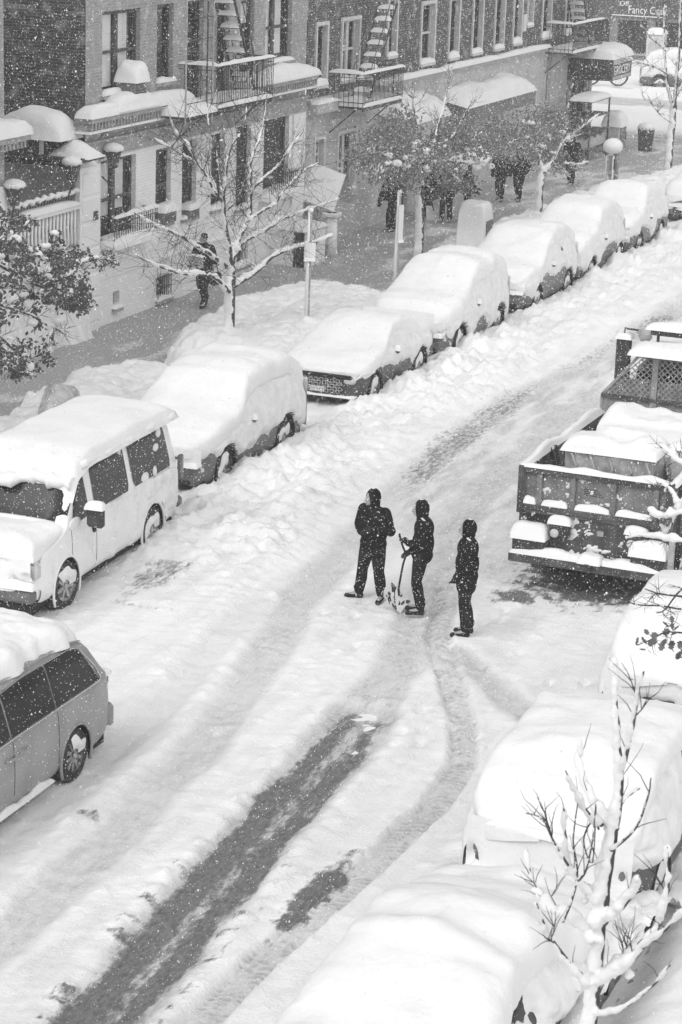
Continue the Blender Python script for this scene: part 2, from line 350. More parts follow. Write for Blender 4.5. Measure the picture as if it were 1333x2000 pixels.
def road(x, y):
    lump = fbm(x*1.6, y*1.6, 3, 4); fine = fbm(x*7, y*7, 9, 4); grain = fbm(x*5, y*1.1, 21, 5)
    bill = 1-np.abs(2*fbm(x*2.6, y*2.6, 33, 4)-1)*2
    crumb = fbm(x*11, y*11, 12, 3); z = .06+.035*(lump-.5)+.035*(fine-.5)+.03*ss(.62, .78, crumb)*ss(.4, .6, lump)
    dirt = .12*ss(.4, .7, grain); bare = np.zeros(x.shape)
    # ploughed-up ridge along the parked row
    xin = np.interp(y, [28, 34, 38, 43, 48, 62, 90], [-13.6, -13.8, -14.45, -14.8, -14.55, -14.25, -14.2])
    ridge = ss(.35, -.5, x-xin+.5*(lump-.5))*ss(29.5, 34.5, y)*(.3+1.0*ss(-17.0, -16.35, x+.3*(lump-.5))-.3*ss(-16.2, -15.4, x))
    cl = fbm(x*4.5, y*4.5, 71, 4)
    cr = fbm(x*9, y*9, 72, 3); big = ss(.45, .7, fbm(x*.7, y*.45, 73, 3))
    z = z+ridge*(.09+.13*ss(.3, .7, lump)*(.5+big)+.07*(bill-.4)+.11*(np.abs(cl-.5)*2)+.10*(np.abs(cr-.5)*2))
    # soft snow left beside the right hand row
    rr = ss(-7.9, -7.2, x+.5*(lump-.5)); z = z+rr*(.10+.16*(cl-.3)+.07*bill)+ss(-7.5, -6.8, x)*(ss(24, 20.5, y)*.42+ss(22.9, 22.2, y)*.22+.22*ss(26.2, 27.2, y)*ss(28.4, 27.4, y))*(.7+.5*lump)
    mid = ss(.1, .9, x-xin)*ss(32, 39, y)*ss(-10.3, -11.6, x)
    dirt = dirt+mid*(.16+.26*ss(.35, .7, grain))
    dirt = dirt+.12*ss(.45, .7, fbm(x*3.2, y*.22, 44, 4))*ss(-8.2, -9.5, x)
    def track(pts, hw, depth, d_amt, b_amt=0, soft=.2, wob=.25):
        nonlocal z, dirt, bare
        d, arc, sd = seg_dist(x, y, pts); dd = d+wob*(fbm(x*2.2, y*.8, 55, 3)-.5)
        k = ss(hw+soft, hw-soft*.4, dd); z = z-depth*k+.035*ss(soft*1.6, 0, np.abs(dd-hw-soft))*(cl)
        dirt = np.maximum(dirt, d_amt*k*(.6+.6*grain)); bare = np.maximum(bare, b_amt*k) ; return d, arc, sd, k
    track(T_LEFT, .28, .045, .52, .14); track([(p[0]-.9 if p[1] < 30 else p[0]-.0, p[1]) for p in T_LEFT[:4]], .2, .02, .26)
    track([(-12.6, 14), (-12.55, 20), (-12.7, 26), (-13.4, 31)], .25, .03, .25)
    d, arc, sd, k = track(T_LEFT[5:], .22, .0, .5)
    bare = np.maximum(bare, .52*ss(.75, .05, d+.6*(grain-.5))*ss(34, 39, y)*(.35+.65*ss(.35, .65, fbm(x*.6+5, y*.25, 61, 3))))
    d, arc, sd, k = track(T_MID, .30, .035, .60, .22); track(T_T3, .12, .04, .6)
    d, arc, sd, k = track(T_BARE, .42, .05, .75, 0)
    core = ss(.50, .24, d+.28*(fbm(x*3, y*1.2, 88, 4)-.5)); lane = 1-.48*ss(.17, .03, np.abs(sd-.03+.07*(lump-.5)))*(.55+.9*(grain-.2))-.35*ss(.5, .72, fbm(x*1.6, y*.5, 99, 4))
    bare = np.maximum(bare, core*lane*ss(28.3, 26.4, y+1.2*(grain-.5)))
    z = z-.03*core
    # lumps thrown along the bare strip
    sh = ss(.9, .5, d)*ss(.35, .5, d)*ss(28, 25, y); z = z+sh*.09*bill*cl; bare = np.maximum(bare, sh*.62*ss(.52, .66, fine)*ss(25, 21, y))
    d, arc, sd, k = track(T_TREAD, .17, .08, .45, 0, .05, .04)
    lug = (np.abs(((arc*9+np.abs(sd)*5) % 1)-.5)*2); z = z+k*.06*lug*ss(.9, .4, d/.2); dirt = dirt+k*.5*ss(.5, .2, lug)*ss(.35, .6, cl)
    # bare patches; the widest is shade under the truck, painted as dark ground
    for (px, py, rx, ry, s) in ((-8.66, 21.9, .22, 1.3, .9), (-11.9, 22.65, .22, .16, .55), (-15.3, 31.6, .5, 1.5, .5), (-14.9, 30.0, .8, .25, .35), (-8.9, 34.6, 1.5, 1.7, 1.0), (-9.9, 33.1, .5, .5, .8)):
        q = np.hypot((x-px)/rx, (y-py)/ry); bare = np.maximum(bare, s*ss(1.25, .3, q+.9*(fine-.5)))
    # tyre-cut corner and footprints
    rs = np.random.RandomState(4)
    for i in range(70):
        fx, fy = rs.uniform(-12.6, -7.4), rs.uniform(25, 36); q = np.hypot((x-fx)/.07, (y-fy)/.16); z = z-.045*ss(1.2, .5, q)
    bare = bare*np.where(ridge > .5, 0, 1)
    return z, np.clip(dirt, 0, 1), np.clip(bare, 0, 1)
ys = np.concatenate([np.arange(12, 34, .055), np.arange(34, 50, .09), np.arange(50, 75, .16), np.arange(75, 93.5, .4)])
xs = np.concatenate([np.arange(XC-.02, -17, .15), np.arange(-17, XR+.01, .05)])
Y, X = np.meshgrid(ys, xs, indexing='ij')
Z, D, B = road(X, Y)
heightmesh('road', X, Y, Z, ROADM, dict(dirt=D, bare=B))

# avenue crossing beyond the corner, and wide snow-covered ground under everything
ya = np.arange(91, 131.6, .35); xa = np.arange(-70, 40, .5)
Y, X = np.meshgrid(ya, xa, indexing='ij')
l = fbm(X*.8, Y*.8, 5, 4); g = fbm(X*.3, Y*2.5, 6, 4)
corner = ss(97.5, 93, Y)*ss(-20, -23, X)
strip = ss(90, 95, Y)*ss(98, 95.5, Y+l)*ss(-30, -24, X+l*2)
D = .75*ss(107, 105.5, Y+.8*l)*0+.6*ss(106.2, 107, Y+.5*l)*ss(111.5, 110.5, Y)*(.5+g)+.5*ss(99, 96, Y)*(.4+g)
Z = .05+.12*(l-.5)+.35*ss(99, 101, Y+l)*ss(106, 104.5, Y+l)*(.7+.6*l)+.18*ss(112, 114, Y)*l
heightmesh('avenue', X, Y, Z-.02, ROADM, dict(dirt=np.clip(D, 0, 1), bare=.45*ss(98.5, 96.5, Y+l)*ss(89, 92, Y)*(.5+g)))
g = MB().box(-260, 260, -60, 420, -1.0, -.06); go = g.build('ground', SNOW); go['kind'] = 'structure'

# left pavement with a shovelled path, kerb
yp = np.concatenate([np.arange(30, 60, .1), np.arange(60, 93.3, .2)]); xp = np.arange(-25.6, XC+.001, .1)
Y, X = np.meshgrid(yp, xp, indexing='ij')
l = fbm(X*1.5, Y*1.5, 14, 4); f = fbm(X*2, Y*.5, 15, 5); h = fbm(X*6, Y*6, 18, 4)
f = .6*f+.4*fbm(X*3, Y*1.5, 77, 5)
Z = .12+.012*(h-.5)+.03*ss(.5, .7, f)
bare = .92-.62*ss(.45, .72, f+.15*(l-.5))*ss(-24.6, -23.0, X)-.25*ss(62, 75, Y); D = .55+0*X
near = ss(-24.4, -24.9, X)*.3*ss(.4, .6, l); bare = np.clip(bare-near*.4, 0, 1)
heightmesh('sidewalk', X, Y, Z, WALKM, dict(dirt=D, bare=bare))
kb = MB().box(XC, XC+.15, 14, 93, -.05, .118); tag(kb.build('kerb', STONEG), kind='structure')
kb = MB().box(XR-.15, XR, 5, 93, -.05, .118); tag(kb.build('kerb', STONEG), kind='structure')

# banks of thrown snow between the path and the cars
def bank(name, y0, y1, edge, h, seed, yend=.7, xo=-18.5, pw=.7):
    yb = np.arange(y0-.3, y1+.3, .055 if y0 < 60 else .1); xb = np.arange(-23.6, xo+.4, .06)
    Y, X = np.meshgrid(yb, xb, indexing='ij')
    xi = np.interp(yb, [p[1] for p in edge], [p[0] for p in edge])[:, None]
    l = fbm(X*1.3, Y*1.3, seed, 4); f = fbm(X*5, Y*5, seed+3, 4); b = 1-2*np.abs(fbm(X*3, Y*3, seed+5, 4)-.5)*2
    d = (X-xi)+.45*(l-.5)+.16*(f-.5)
    e = ss(0, pw, d)*ss(xo+.35, xo-.2, X)*ss(y0-.15, y0+yend, Y+.5*(l-.5))*ss(y1+.15, y1-yend, Y+.5*(l-.5))
    Z = .10+e*(h*(.75+.5*l)+.10*(b-.3)+.10*(f-.5))-.06*(e < .02)
    chunk = (vn(X*4.2, Y*4.2, seed+9) > .55)*ss(.02, .3, e)*ss(.98, .6, e); Z = Z+.11*chunk*(.5+vn(X*9, Y*9, seed+2))
    heightmesh(name, X, Y, Z, SNOW, mask=e > .015)
bank('snow_bank', 32, 44.3, [(-22.2, 32), (-22.3, 38.5), (-22.75, 40.5), (-23.0, 42.6), (-22.5, 43.6), (-21.6, 44.2)], .36, 31)
bank('snow_bank', 45.0, 53.0, [(-21.6, 44.6), (-22.2, 45.6), (-23.0, 49.6), (-22.8, 52.0), (-21.6, 53.2)], .62, 47, xo=-18.5)
bank('snow_bank', 49.0, 55.6, [(-20.8, 48.4), (-22.95, 50.4), (-22.85, 54.2), (-21.2, 55.2), (-20.2, 54.2)], .42, 53, xo=-19.9, yend=.5)
bank('snow_bank', 57.6, 84.5, [(-19.8, 57.2), (-21.5, 59.2), (-21.8, 64.5), (-21.5, 70), (-21.3, 75), (-19.9, 84)], .42, 61)
# snow on the right pavement
yb = np.arange(10, 40, .09); xb = np.arange(XR-.25, 1.5, .07)
Y, X = np.meshgrid(yb, xb, indexing='ij'); l = fbm(X*1.1, Y*1.1, 90, 4); f = fbm(X*4, Y*4, 91, 4)
heightmesh('snowy_sidewalk', X, Y, .12+.36*ss(XR-.2, XR+.5, X)*(.6+.6*l)+.10*(f-.5)*1.0, SNOW)

# ------------------------------------------------------------------ buildings
def wall_x(x, y0, y1, z0, z1, ops, depth=.22):
    """street wall facing +x with real openings and their reveals"""
    m = MB(); ysl = sorted({y0, y1, *[o[0] for o in ops], *[o[1] for o in ops]}); zsl = sorted({z0, z1, *[o[2] for o in ops], *[o[3] for o in ops]})
    for a, b in zip(ysl[:-1], ysl[1:]):
        for c, d in zip(zsl[:-1], zsl[1:]):
            ym, zm = (a+b)/2, (c+d)/2
            if any(o[0] < ym < o[1] and o[2] < zm < o[3] for o in ops): continue
            m.add([(x, a, c), (x, b, c), (x, b, d), (x, a, d)], [(0, 1, 2, 3)])
    for a, b, c, d in ops:
        X = x-depth
        m.add([(x, a, c), (x, b, c), (x, b, d), (x, a, d), (X, a, c), (X, b, c), (X, b, d), (X, a, d)], [(0, 4, 5, 1), (1, 5, 6, 2), (2, 6, 7, 3), (3, 7, 4, 0)])
    return m
def window(par, x, y0, y1, z0, z1, frame=FRAME, blind=0.0, mull=None, trim=None, sill=SNOWF, rail=True, depth=.14, name='window', fw=.06):
    X = x-depth; f = MB()
    f.box(X-.04, X+.02, y0, y0+fw, z0, z1); f.box(X-.04, X+.02, y1-fw, y1, z0, z1)
    f.box(X-.035, X+.015, y0+fw, y1-fw, z0, z0+fw); f.box(X-.035, X+.015, y0+fw, y1-fw, z1-fw*1.5, z1)
    if mull: f.box(X-.03, X+.03, mull-.09, mull+.09, z0+fw, z1-fw)
    wn = f.build(name, frame, par)
    if rail:
        zm = (z0+z1)/2; MB().box(X-.03, X+.025, y0+fw, y1-fw, zm-.03, zm+.04).build('sash_rail', frame, wn)
    p = MB().add([(X-.02, y0, z0), (X-.02, y1, z0), (X-.02, y1, z1), (X-.02, y0, z1)], [(0, 1, 2, 3)]); p.build('pane', GLASS, wn)
    r = MB(); a, b, c, d = y0-.1, y1+.1, z0-.1, z1+.1; X0, X1 = X-.9, X-.05
    r.add([(X1, a, c), (X1, b, c), (X1, b, d), (X1, a, d), (X0, a, c), (X0, b, c), (X0, b, d), (X0, a, d)], [(0, 4, 5, 1), (1, 5, 6, 2), (2, 6, 7, 3), (3, 7, 4, 0), (4, 7, 6, 5)])
    r.build('room_interior', ROOM, wn)
    if blind:
        zb = z1-(z1-z0)*blind; MB().box(X-.09, X-.07, y0+fw, (mull or y1)-fw, zb, z1-.02).build('blind', BLIND, wn)
        if mull: MB().box(X-.09, X-.07, mull+.1, mull+.1+(y1-mull)*.6, zb+.1, z1-.02).build('blind', BLIND, wn)
    if trim:
        t = MB(); e = .10
        t.box(x-.01, x+.05, y0-e, y0, z0, z1+e); t.box(x-depth, x+.05, y1-.02, y1+e, z0, z1+e); t.box(x-.01, x+.055, y0, y1, z1, z1+e)
        t.build('trim', trim, wn)
    if sill is not None:
        MB().box(x-depth+.02, x+.09, y0-.06, y1+.06, z0-.09, z0-.004).build('sill', STONEG if trim is None else trim, wn)
        MB().pillow(x-depth+.04, x+.10, y0-.05, y1+.07, z0-.003, random.uniform(.10, .24), 10, 6, seed=int(y0*7), amp=.7, sc=3).build('sill_snow', SNOWF, wn, True)
    return wn

def lumpy_ledge(mb, x0, x1, y0, y1, z, h, seed):
    n = max(8, int((y1-y0)*5)); mb.pillow(x0, x1, y0, y1, z, h, 8, n, seed=seed, amp=.55, p=4, sc=1.7, skirt=.0)

BX = -25.05
# --- light apartment house
b1 = thing('apartment_house', (0, 0, 0), 'light brick apartment house with white ground floor and snow-laden stone ledge', 'building', 'houses along the far pavement')
up_ops = [(48.2, 50.15, 5.55, 7.45), (51.05, 51.95, 5.62, 7.48), (52.75, 53.7, 5.0, 7.48), (54.5, 55.25, 5.0, 7.4), (55.95, 56.85, 5.3, 7.35), (57.6, 59.4, 5.62, 7.45)]
lo_ops = [(48.15, 49.98, 2.1, 4.03), (51.06, 51.92, 2.15, 4.0), (52.56, 53.4, 2.1, 4.05), (54.3, 55.1, 2.1, 4.05), (55.87, 56.8, 1.92, 4.1), (57.67, 59.4, 2.1, 4.1)]
ba_ops = [(48.75, 49.1, .45, .85), (51.1, 51.86, .25, .85), (55.95, 56.7, .35, 1.1)]
wall_x(BX, 47.38, 60.5, 4.45, 11, up_ops).build('upper_wall', BRICKL, b1)
wall_x(BX, 47.38, 60.5, 1.25, 4.0+.14, lo_ops).build('ground_floor_wall', BRICKW, b1)
wall_x(BX+.03, 47.38, 60.5, 0.1, 1.25, ba_ops).build('base_wall', BRICKW, b1)
MB().box(BX-.02, BX+.07, 47.3, 60.52, 1.25, 1.31).build('string_course', STONEW, b1)
MB().box(BX-.1, BX+.06, 47.38, 60.5, 4.14, 4.5).build('stone_band', STONEG, b1)
MB().box(BX-.1, BX+.12, 47.36, 60.52, 4.5, 4.56).build('band_moulding', STONEG, b1)
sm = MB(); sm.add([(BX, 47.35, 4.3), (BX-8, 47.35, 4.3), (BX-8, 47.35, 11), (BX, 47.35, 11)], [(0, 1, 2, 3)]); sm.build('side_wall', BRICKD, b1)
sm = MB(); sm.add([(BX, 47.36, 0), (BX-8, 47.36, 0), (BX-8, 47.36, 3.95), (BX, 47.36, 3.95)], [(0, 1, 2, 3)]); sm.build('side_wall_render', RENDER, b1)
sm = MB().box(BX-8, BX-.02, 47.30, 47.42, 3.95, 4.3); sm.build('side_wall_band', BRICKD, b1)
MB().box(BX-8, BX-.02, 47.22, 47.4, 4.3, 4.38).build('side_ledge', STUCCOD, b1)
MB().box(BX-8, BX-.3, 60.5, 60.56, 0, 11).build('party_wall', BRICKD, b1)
MB().box(BX-8, BX+.05, 47.34, 60.54, 11, 11.2).build('roof', STUCCOD, b1)
# corner pier, quoins
MB().box(BX-.03, BX+.10, 46.95, 47.95, .1, 4.02).build('corner_pier', STONEW, b1)
MB().pillow(BX-.1, BX+.14, 46.9, 47.75, 4.02, .14, seed=3).build('pier_snow', SNOWF, b1, True)
for q in range(6): MB().box(BX+.06, BX+.13, 47.05, 47.9, .35+q*.6, .88+q*.6, bev=.02).build('quoin', STONEW, b1)
MB().box(BX+.13, BX+.17, 47.55, 47.72, 2.75, 2.95).build('wall_lamp', FRAME, b1)
MB().box(BX-.03, BX+.06, 59.6, 60.45, .1, 4.1).build('corner_pier', STONEW, b1)
for i, o in enumerate(up_ops):
    window(b1, BX, *o, blind=(.92, .0, 0, 0, .3, .95)[i], mull=(49.1, None, None, None, None, 58.35)[i], sill=SNOWF if i not in (2, 3) else None)
for i, o in enumerate(lo_ops):
    window(b1, BX, *o, blind=(.7, 0, 0, .2, 0, 0)[i], mull=(49.0, None, None, None, None, None)[i])
for i, o in enumerate(ba_ops): window(b1, BX+.03, *o, rail=False, name='basement_window', frame=TRIMW)
g = MB()
for k in range(7): g.cyl((BX+.08, 51.12+k*.12, .27), (BX+.08, 51.12+k*.12, .85), .012, 5)
for z in (.3, .55, .8): g.cyl((BX+.08, 51.08, z), (BX+.08, 51.9, z), .012, 5)
g.build('window_grille', BLACKM, b1)
# cornice ledges with dentils and snow
def cornice(y0, y1, dent=True):
    MB().box(BX, BX+.45, y0, y1, 5.05, 5.16).build('cornice', STONEG, b1)
    MB().box(BX, BX+.30, y0+.06, y1-.06, 4.86, 5.05).build('cornice_bed', STONEG, b1)
    MB().box(BX, BX+.38, y0+.03, y1-.03, 4.80, 4.86).build('cornice_moulding', STONEW, b1)
    n = int((y1-y0)/.16)
    for k in range(n): MB().box(BX+.30, BX+.41, y0+.08+k*.16, y0+.16+k*.16, 4.89, 5.04).build('dentil', STONEG, b1)
    s = MB(); lumpy_ledge(s, BX+.02, BX+.50, y0-.05, y1+.05, 5.16, .30, int(y0)); s.build('ledge_snow', SNOWF, b1, True)
cornice(46.85, 52.2); cornice(56.2, 60.4)
s = MB().pillow(BX, BX+.52, 48.1, 50.2, 5.2, .40, 14, 16, seed=5, amp=.5); s.build('ledge_snow', SNOWF, b1, True)
s = MB().pillow(BX, BX+.5, 56.4, 60.3, 5.2, .42, 10, 20, seed=8, amp=.6, p=2.2); s.build('ledge_snow', SNOWF, b1, True)
# railing of the ground floor window and its snow
r = MB(); r.cyl((BX+.4, 48.1, 2.72), (BX+.4, 50.35, 2.72), .02); r.cyl((BX+.4, 48.1, 2.2), (BX+.4, 50.35, 2.2), .015)
r.cyl((BX+.4, 48.1, 2.6), (BX+.4, 50.35, 2.6), .012)
for yy in (48.1, 50.35): r.cyl((BX, yy, 2.2), (BX+.4, yy, 2.2), .015); r.cyl((BX, yy, 2.72), (BX+.4, yy, 2.72), .015)
r.build('window_railing', BLACKM, b1)
for k in range(20): MB().cyl((BX+.4, 48.1+k*.1184, 2.12), (BX+.4, 48.1+k*.1184, 2.74), .011, 5).build('railing_bar', BLACKM, b1)
MB().pillow(BX+.35, BX+.46, 48.1, 50.4, 2.73, .10, 6, 24, seed=2, amp=.8, sc=4).build('railing_snow', SNOWF, b1, True)
MB().box(BX, BX+.5, 48.0, 50.45, 2.0, 2.1).build('balcony_slab', STONEW, b1)
MB().pillow(BX, BX+.5, 48.0, 50.45, 2.1, .2, 8, 20, seed=6).build('slab_snow', SNOWF, b1, True)
r = MB()
for k in range(14): r.cyl((BX+.3, 57.6+k*.135, 1.95), (BX+.3, 57.6+k*.135, 2.6), .011, 5)
r.cyl((BX+.3, 57.55, 2.6), (BX+.3, 59.45, 2.6), .02); r.build('window_railing', BLACKM, b1)
MB().pillow(BX, BX+.35, 57.4, 59.6, 1.95, .28, 8, 20, seed=16).build('slab_snow', SNOWF, b1, True)
# conduit
MB().tube([(BX+.05, 48.0, 4.05), (BX+.05, 48.0, 4.55), (BX+.08, 48.2, 4.68), (BX+.08, 51.5, 4.7)], .018, 6).build('conduit', STEEL, b1)

def acunit(x, y, z, w, d, h, lbl, sn=.35, seed=1):
    t = thing('air_conditioner', (x, y, z), lbl, 'air conditioner', 'snow-capped window units')
    MB().box(-d, 0, 0, w, 0, h, bev=.015).build('casing', STUCCOD, t)
    for k in range(5): MB().box(-.01, .012, .06, w-.06, .05+k*h/6, .075+k*h/6).build('louvre', FRAME, t)
    MB().pillow(-d-.04, .07, -.05, w+.05, h, sn, 12, 12, seed=seed, p=2.8, skirt=.1, amp=.7, sc=4).build('snow_cover', SNOWF, t, True); return t
acunit(BX+.45, 49.0, 5.5, .62, .5, .4, 'window air conditioner under a tall snow cap above the ledge, below the curtained window', .42, 3)
acunit(BX+.22, 51.12, 2.18, .7, .3, .38, 'window air conditioner in the second ground floor window of the white house', .12, 5)
acunit(BX+.15, 52.72, 2.1, .6, .3, .32, 'small air conditioner low in the dark third window of the white house', .08, 7)

# --- fire escapes
def fire_escape(lbl, y0, y1, z, zr, steps, ladder=None, xo=-24.0, ystart=None, light=False):
    t = thing('fire_escape', (BX, y0, z), lbl, 'fire escape', 'iron fire escapes on the house fronts')
    L = y1-y0; W = xo-BX; H = zr-z; M_ = BLACKM
    f = MB(); f.box(0, W, 0, .05, -.06, 0); f.box(0, W, L-.05, L, -.06, 0); f.box(W-.05, W, .05, L-.05, -.12, 0); f.box(0, .05, .05, L-.05, -.06, 0)
    n = int((W-.1)/.07)
    for k in range(n): f.box(.06+k*.07, .10+k*.07, .05, L-.05, -.04, -.005)
    f.build('platform', M_, t)
    for zz, rr in ((H, .022), (H-.12, .012), (.12, .014)):
        MB().tube([(0, 0, zz), (W, 0, zz), (W, L, zz), (0, L, zz)], rr, 6).build('rail', M_, t)
    nb = int(L/.105)
    for k in range(nb+1): MB().cyl((W, k*L/nb, 0), (W, k*L/nb, H), .011, 5).build('baluster', M_, t)
    for k in range(1, 7):
        for yy in (0, L): MB().cyl((k*W/7, yy, 0), (k*W/7, yy, H), .011, 5).build('baluster', M_, t)
    for yy in (.1, L-.1): MB().cyl((0, yy, -.8), (W*.8, yy, -.05), .02, 6).build('bracket', M_, t)
    MB().pillow(.05, W+.04, .02, L-.02, 0, .22, 10, 22, seed=int(y0), amp=.6).build('platform_snow', SNOWF, t, True)
    MB().pillow(W-.06, W+.06, -.04, L+.05, H, .09, 6, 26, seed=int(y0)+2, amp=.7, sc=3).build('rail_snow', SNOWF, t, True)
    MB().pillow(0, W+.02, -.09, .09, H, .10, 12, 6, seed=int(y0)+3, amp=.7, sc=3).build('rail_snow', SNOWF, t, True)
    # stair rising to the next platform
    n, sy0, sy1, sz0, sz1, sx, sw = steps
    a = (sx, sy0-y0, sz0-z); b = (sx, sy1-y0, sz1-z)
    for k in range(n):
        q = (k+.5)/n; yy = a[1]+(b[1]-a[1])*q; zz = a[2]+(b[2]-a[2])*q
        MB().box(sx, sx+sw, yy-.11, yy+.11, zz-.015, zz).build('tread', M_, t)
        MB().pillow(sx+.02, sx+sw-.02, yy-.12, yy+.12, zz, .13, 10, 6, seed=k+int(y0), amp=.5).build('tread_snow', SNOWF, t, True)
    for xx in (sx, sx+sw):
        MB().tube([(xx, a[1], a[2]), (xx, b[1], b[2])], .035, 4).build('stringer', M_, t)
        MB().tube([(xx, a[1], a[2]+.75), (xx, b[1], b[2]+.75)], .014, 5).build('handrail', M_, t)
        for q in (.15, .5, .85): MB().cyl((xx, a[1]+(b[1]-a[1])*q, a[2]+(b[2]-a[2])*q), (xx, a[1]+(b[1]-a[1])*q, a[2]+(b[2]-a[2])*q+.75), .01, 5).build('stair_post', M_, t)
    return t
f1 = fire_escape('iron fire escape with dense railing and snowy steps on the light apartment house', 52.3, 55.75, 4.97, 6.0, (9, 55.3, 53.6, 5.05, 7.9, .22, .55))
for yy in (-1.8, -.28): MB().cyl((1.05, yy, -.3), (1.05, yy, 4.5), .022, 6).build('ladder_stile', STEEL, f1)
for k in range(9): MB().cyl((1.05, -1.8, -.25+k*.5), (1.05, -.28, -.25+k*.5), .012, 5).build('ladder_rung', BLACKM, f1)
MB().cyl((1.0, -.5, -.1), (1.0, -.5, 4.5), .02, 6).build('ladder_stile', BLACKM, f1)
MB().box(.1, 1.05, -1.8, -.02, -.12, -.06).build('side_platform', BLACKM, f1)
MB().pillow(.1, 1.1, -1.8, -.02, -.06, .28, 10, 12, seed=4, amp=.6).build('platform_snow', SNOWF, f1, True)
fire_escape('fire escape on the brown brick house with snowy stair climbing to the right', 62.3, 65.55, 4.12, 5.06, (8, 63.2, 65.2, 4.3, 6.9, .35, .55))
fire_escape('farthest fire escape, above the grocery corner', 83.6, 87.65, 4.25, 5.3, (9, 86.2, 84.6, 4.4, 6.9, .35, .6))

# --- brown brick house
b2 = thing('brick_house', (0, 0, 0), 'long brown brick house with pale window trims above a grey rendered ground floor', 'building', 'houses along the far pavement')
up2 = [(61.2, 61.95, 4.75, 6.42), (63.15, 64.45, 4.75, 6.45), (66.9, 67.6, 5.2, 6.85), (69.9, 71.1, 4.75, 6.6), (72.6, 73.5, 4.75, 6.6), (75.0, 75.95, 4.75, 6.6), (77.4, 78.35, 4.75, 6.6), (79.5, 80.4, 4.8, 6.6), (81.1, 81.7, 5.35, 6.6), (83.0, 84.0, 4.8, 6.6), (86.0, 86.9, 4.8, 6.6)]
lo2 = [(61.3, 61.95, 2.3, 3.2), (63.1, 64.45, 1.5, 3.2), (65.3, 66.0, 1.8, 3.0), (67.6, 69.2, .1, 2.6), (71.2, 72.6, .1, 2.5), (73.6, 75.4, .9, 2.7), (87.4, 89.6, .6, 2.9)]
wall_x(BX, 60.56, 90.2, 4.4, 11, up2).build('upper_wall', BRICKM, b2)
wall_x(BX, 60.56, 67.0, .08, 4.4, lo2[:3]).build('rendered_wall', STUCCO, b2)
wall_x(BX, 67.0, 83.6, .08, 4.4, lo2[3:6]).build('rendered_wall', STUCCO, b2)
wall_x(BX+.01, 83.6, 90.2, .08, 4.4, lo2[6:]).build('corner_wall', STUCCO, b2)
MB().add([(BX, 90.2, 0), (BX-12, 90.2, 0), (BX-12, 90.2, 11), (BX, 90.2, 11)], [(0, 1, 2, 3)]).build('end_wall', BRICKM, b2)
MB().box(BX-12, BX+.05, 60.58, 90.25, 11, 11.2).build('roof', STUCCOD, b2)
MB().box(BX-.02, BX+.14, 60.6, 83.5, 4.3, 4.42).build('string_course', STUCCO, b2)
for yy in (84.1, 86.9, 89.9): MB().box(BX+.02, BX+.07, yy-.18, yy+.18, .1, 4.35).build('pilaster', STONEG, b2)
s = MB()
for a, b in ((65.7, 71.5), (71.5, 77.8), (77.8, 83.6)): lumpy_ledge(s, BX-.02, BX+.24, a, b+.05, 4.42, .17, int(a))
s.build('ledge_snow', SNOWF, b2, True)
MB().box(BX, BX+.30, 60.7, 62.4, 4.0, 4.28).build('stone_shelf', STUCCO, b2); MB().pillow(BX, BX+.33, 60.7, 62.4, 4.28, .1, seed=1).build('ledge_snow', SNOWF, b2, True)
for i, o in enumerate(up2): window(b2, BX, *o, trim=TRIMW, frame=TRIMW if i in (1, 3) else FRAME, mull=63.85 if i == 1 else None, fw=.05)
for i, o in enumerate(lo2[:3]): window(b2, BX, *o, trim=TRIMW, frame=TRIMW, mull=63.8 if i == 1 else None)
for i, o in enumerate(lo2[3:]): window(b2, BX, *o, name='doorway' if i < 2 else 'shop_window', rail=False, sill=None, mull=(o[0]+o[1])/2 if i > 1 else None)
MB().box(BX, BX+.03, 80.65, 81.0, 5.15, 5.75).build('wall_plate', SIGNW, b2)
MB().box(BX, BX+.12, 62.45, 62.6, 3.55, 3.72).build('wall_lamp', SIGNW, b2)

# awnings
def awning(lbl, y0, y1, z0, z1, xo, seed, h=.4, fab=FABRIC, RS=.2):
    t = thing('awning', (BX, y0, z0), lbl, 'awning'); L = y1-y0; W = xo-BX; H = z1-z0
    MB().add([(0, 0, H+RS), (W, 0, H), (W, L, H), (0, L, H+RS)], [(0, 1, 2, 3)]).build('sloping_top', fab, t)
    MB().box(W-.02, W, .0, L, 0, H).build('valance', fab, t)
    for yy in (0, L): MB().add([(0, yy, 0), (W, yy, 0), (W, yy, H), (0, yy, H+RS)], [(0, 1, 2, 3)]).build('side_cheek', fab, t)
    n = max(3, int(L/1.1))
    for k in range(n+1): MB().tube([(.02, k*L/n, .05), (W-.04, k*L/n, .05), (W-.04, k*L/n, H-.03)], .015, 5).build('strut', STEEL, t)
    U, V = np.meshgrid(np.linspace(0, 1, 12), np.linspace(0, 1, 34), indexing='ij')
    Xs = W*(U*1.06); Yy = -.06+(L+.12)*V; e = np.clip(1-np.abs(2*V-1)**8, 0, 1)**.4*np.clip(1-U**5, 0, 1)**.5
    Zs = H+RS-RS*U+h*e*(.6+.8*fbm(U*2+seed, V*L*.5, seed, 3))-.01
    MB().grid(np.stack([Xs, Yy, Zs], -1)).build('awning_snow', SNOWF, t, True)
    return t
awning('long grey awning thick with snow over the pavement, behind the leafy tree', 72.4, 79.9, 2.75, 3.2, -24.2, 3, .42, STUCCOD)
awning('shorter snow-heaped awning between the fire escape and the long grey awning', 66.4, 70.3, 2.75, 3.2, -24.1, 5, .5, STUCCO, .3)
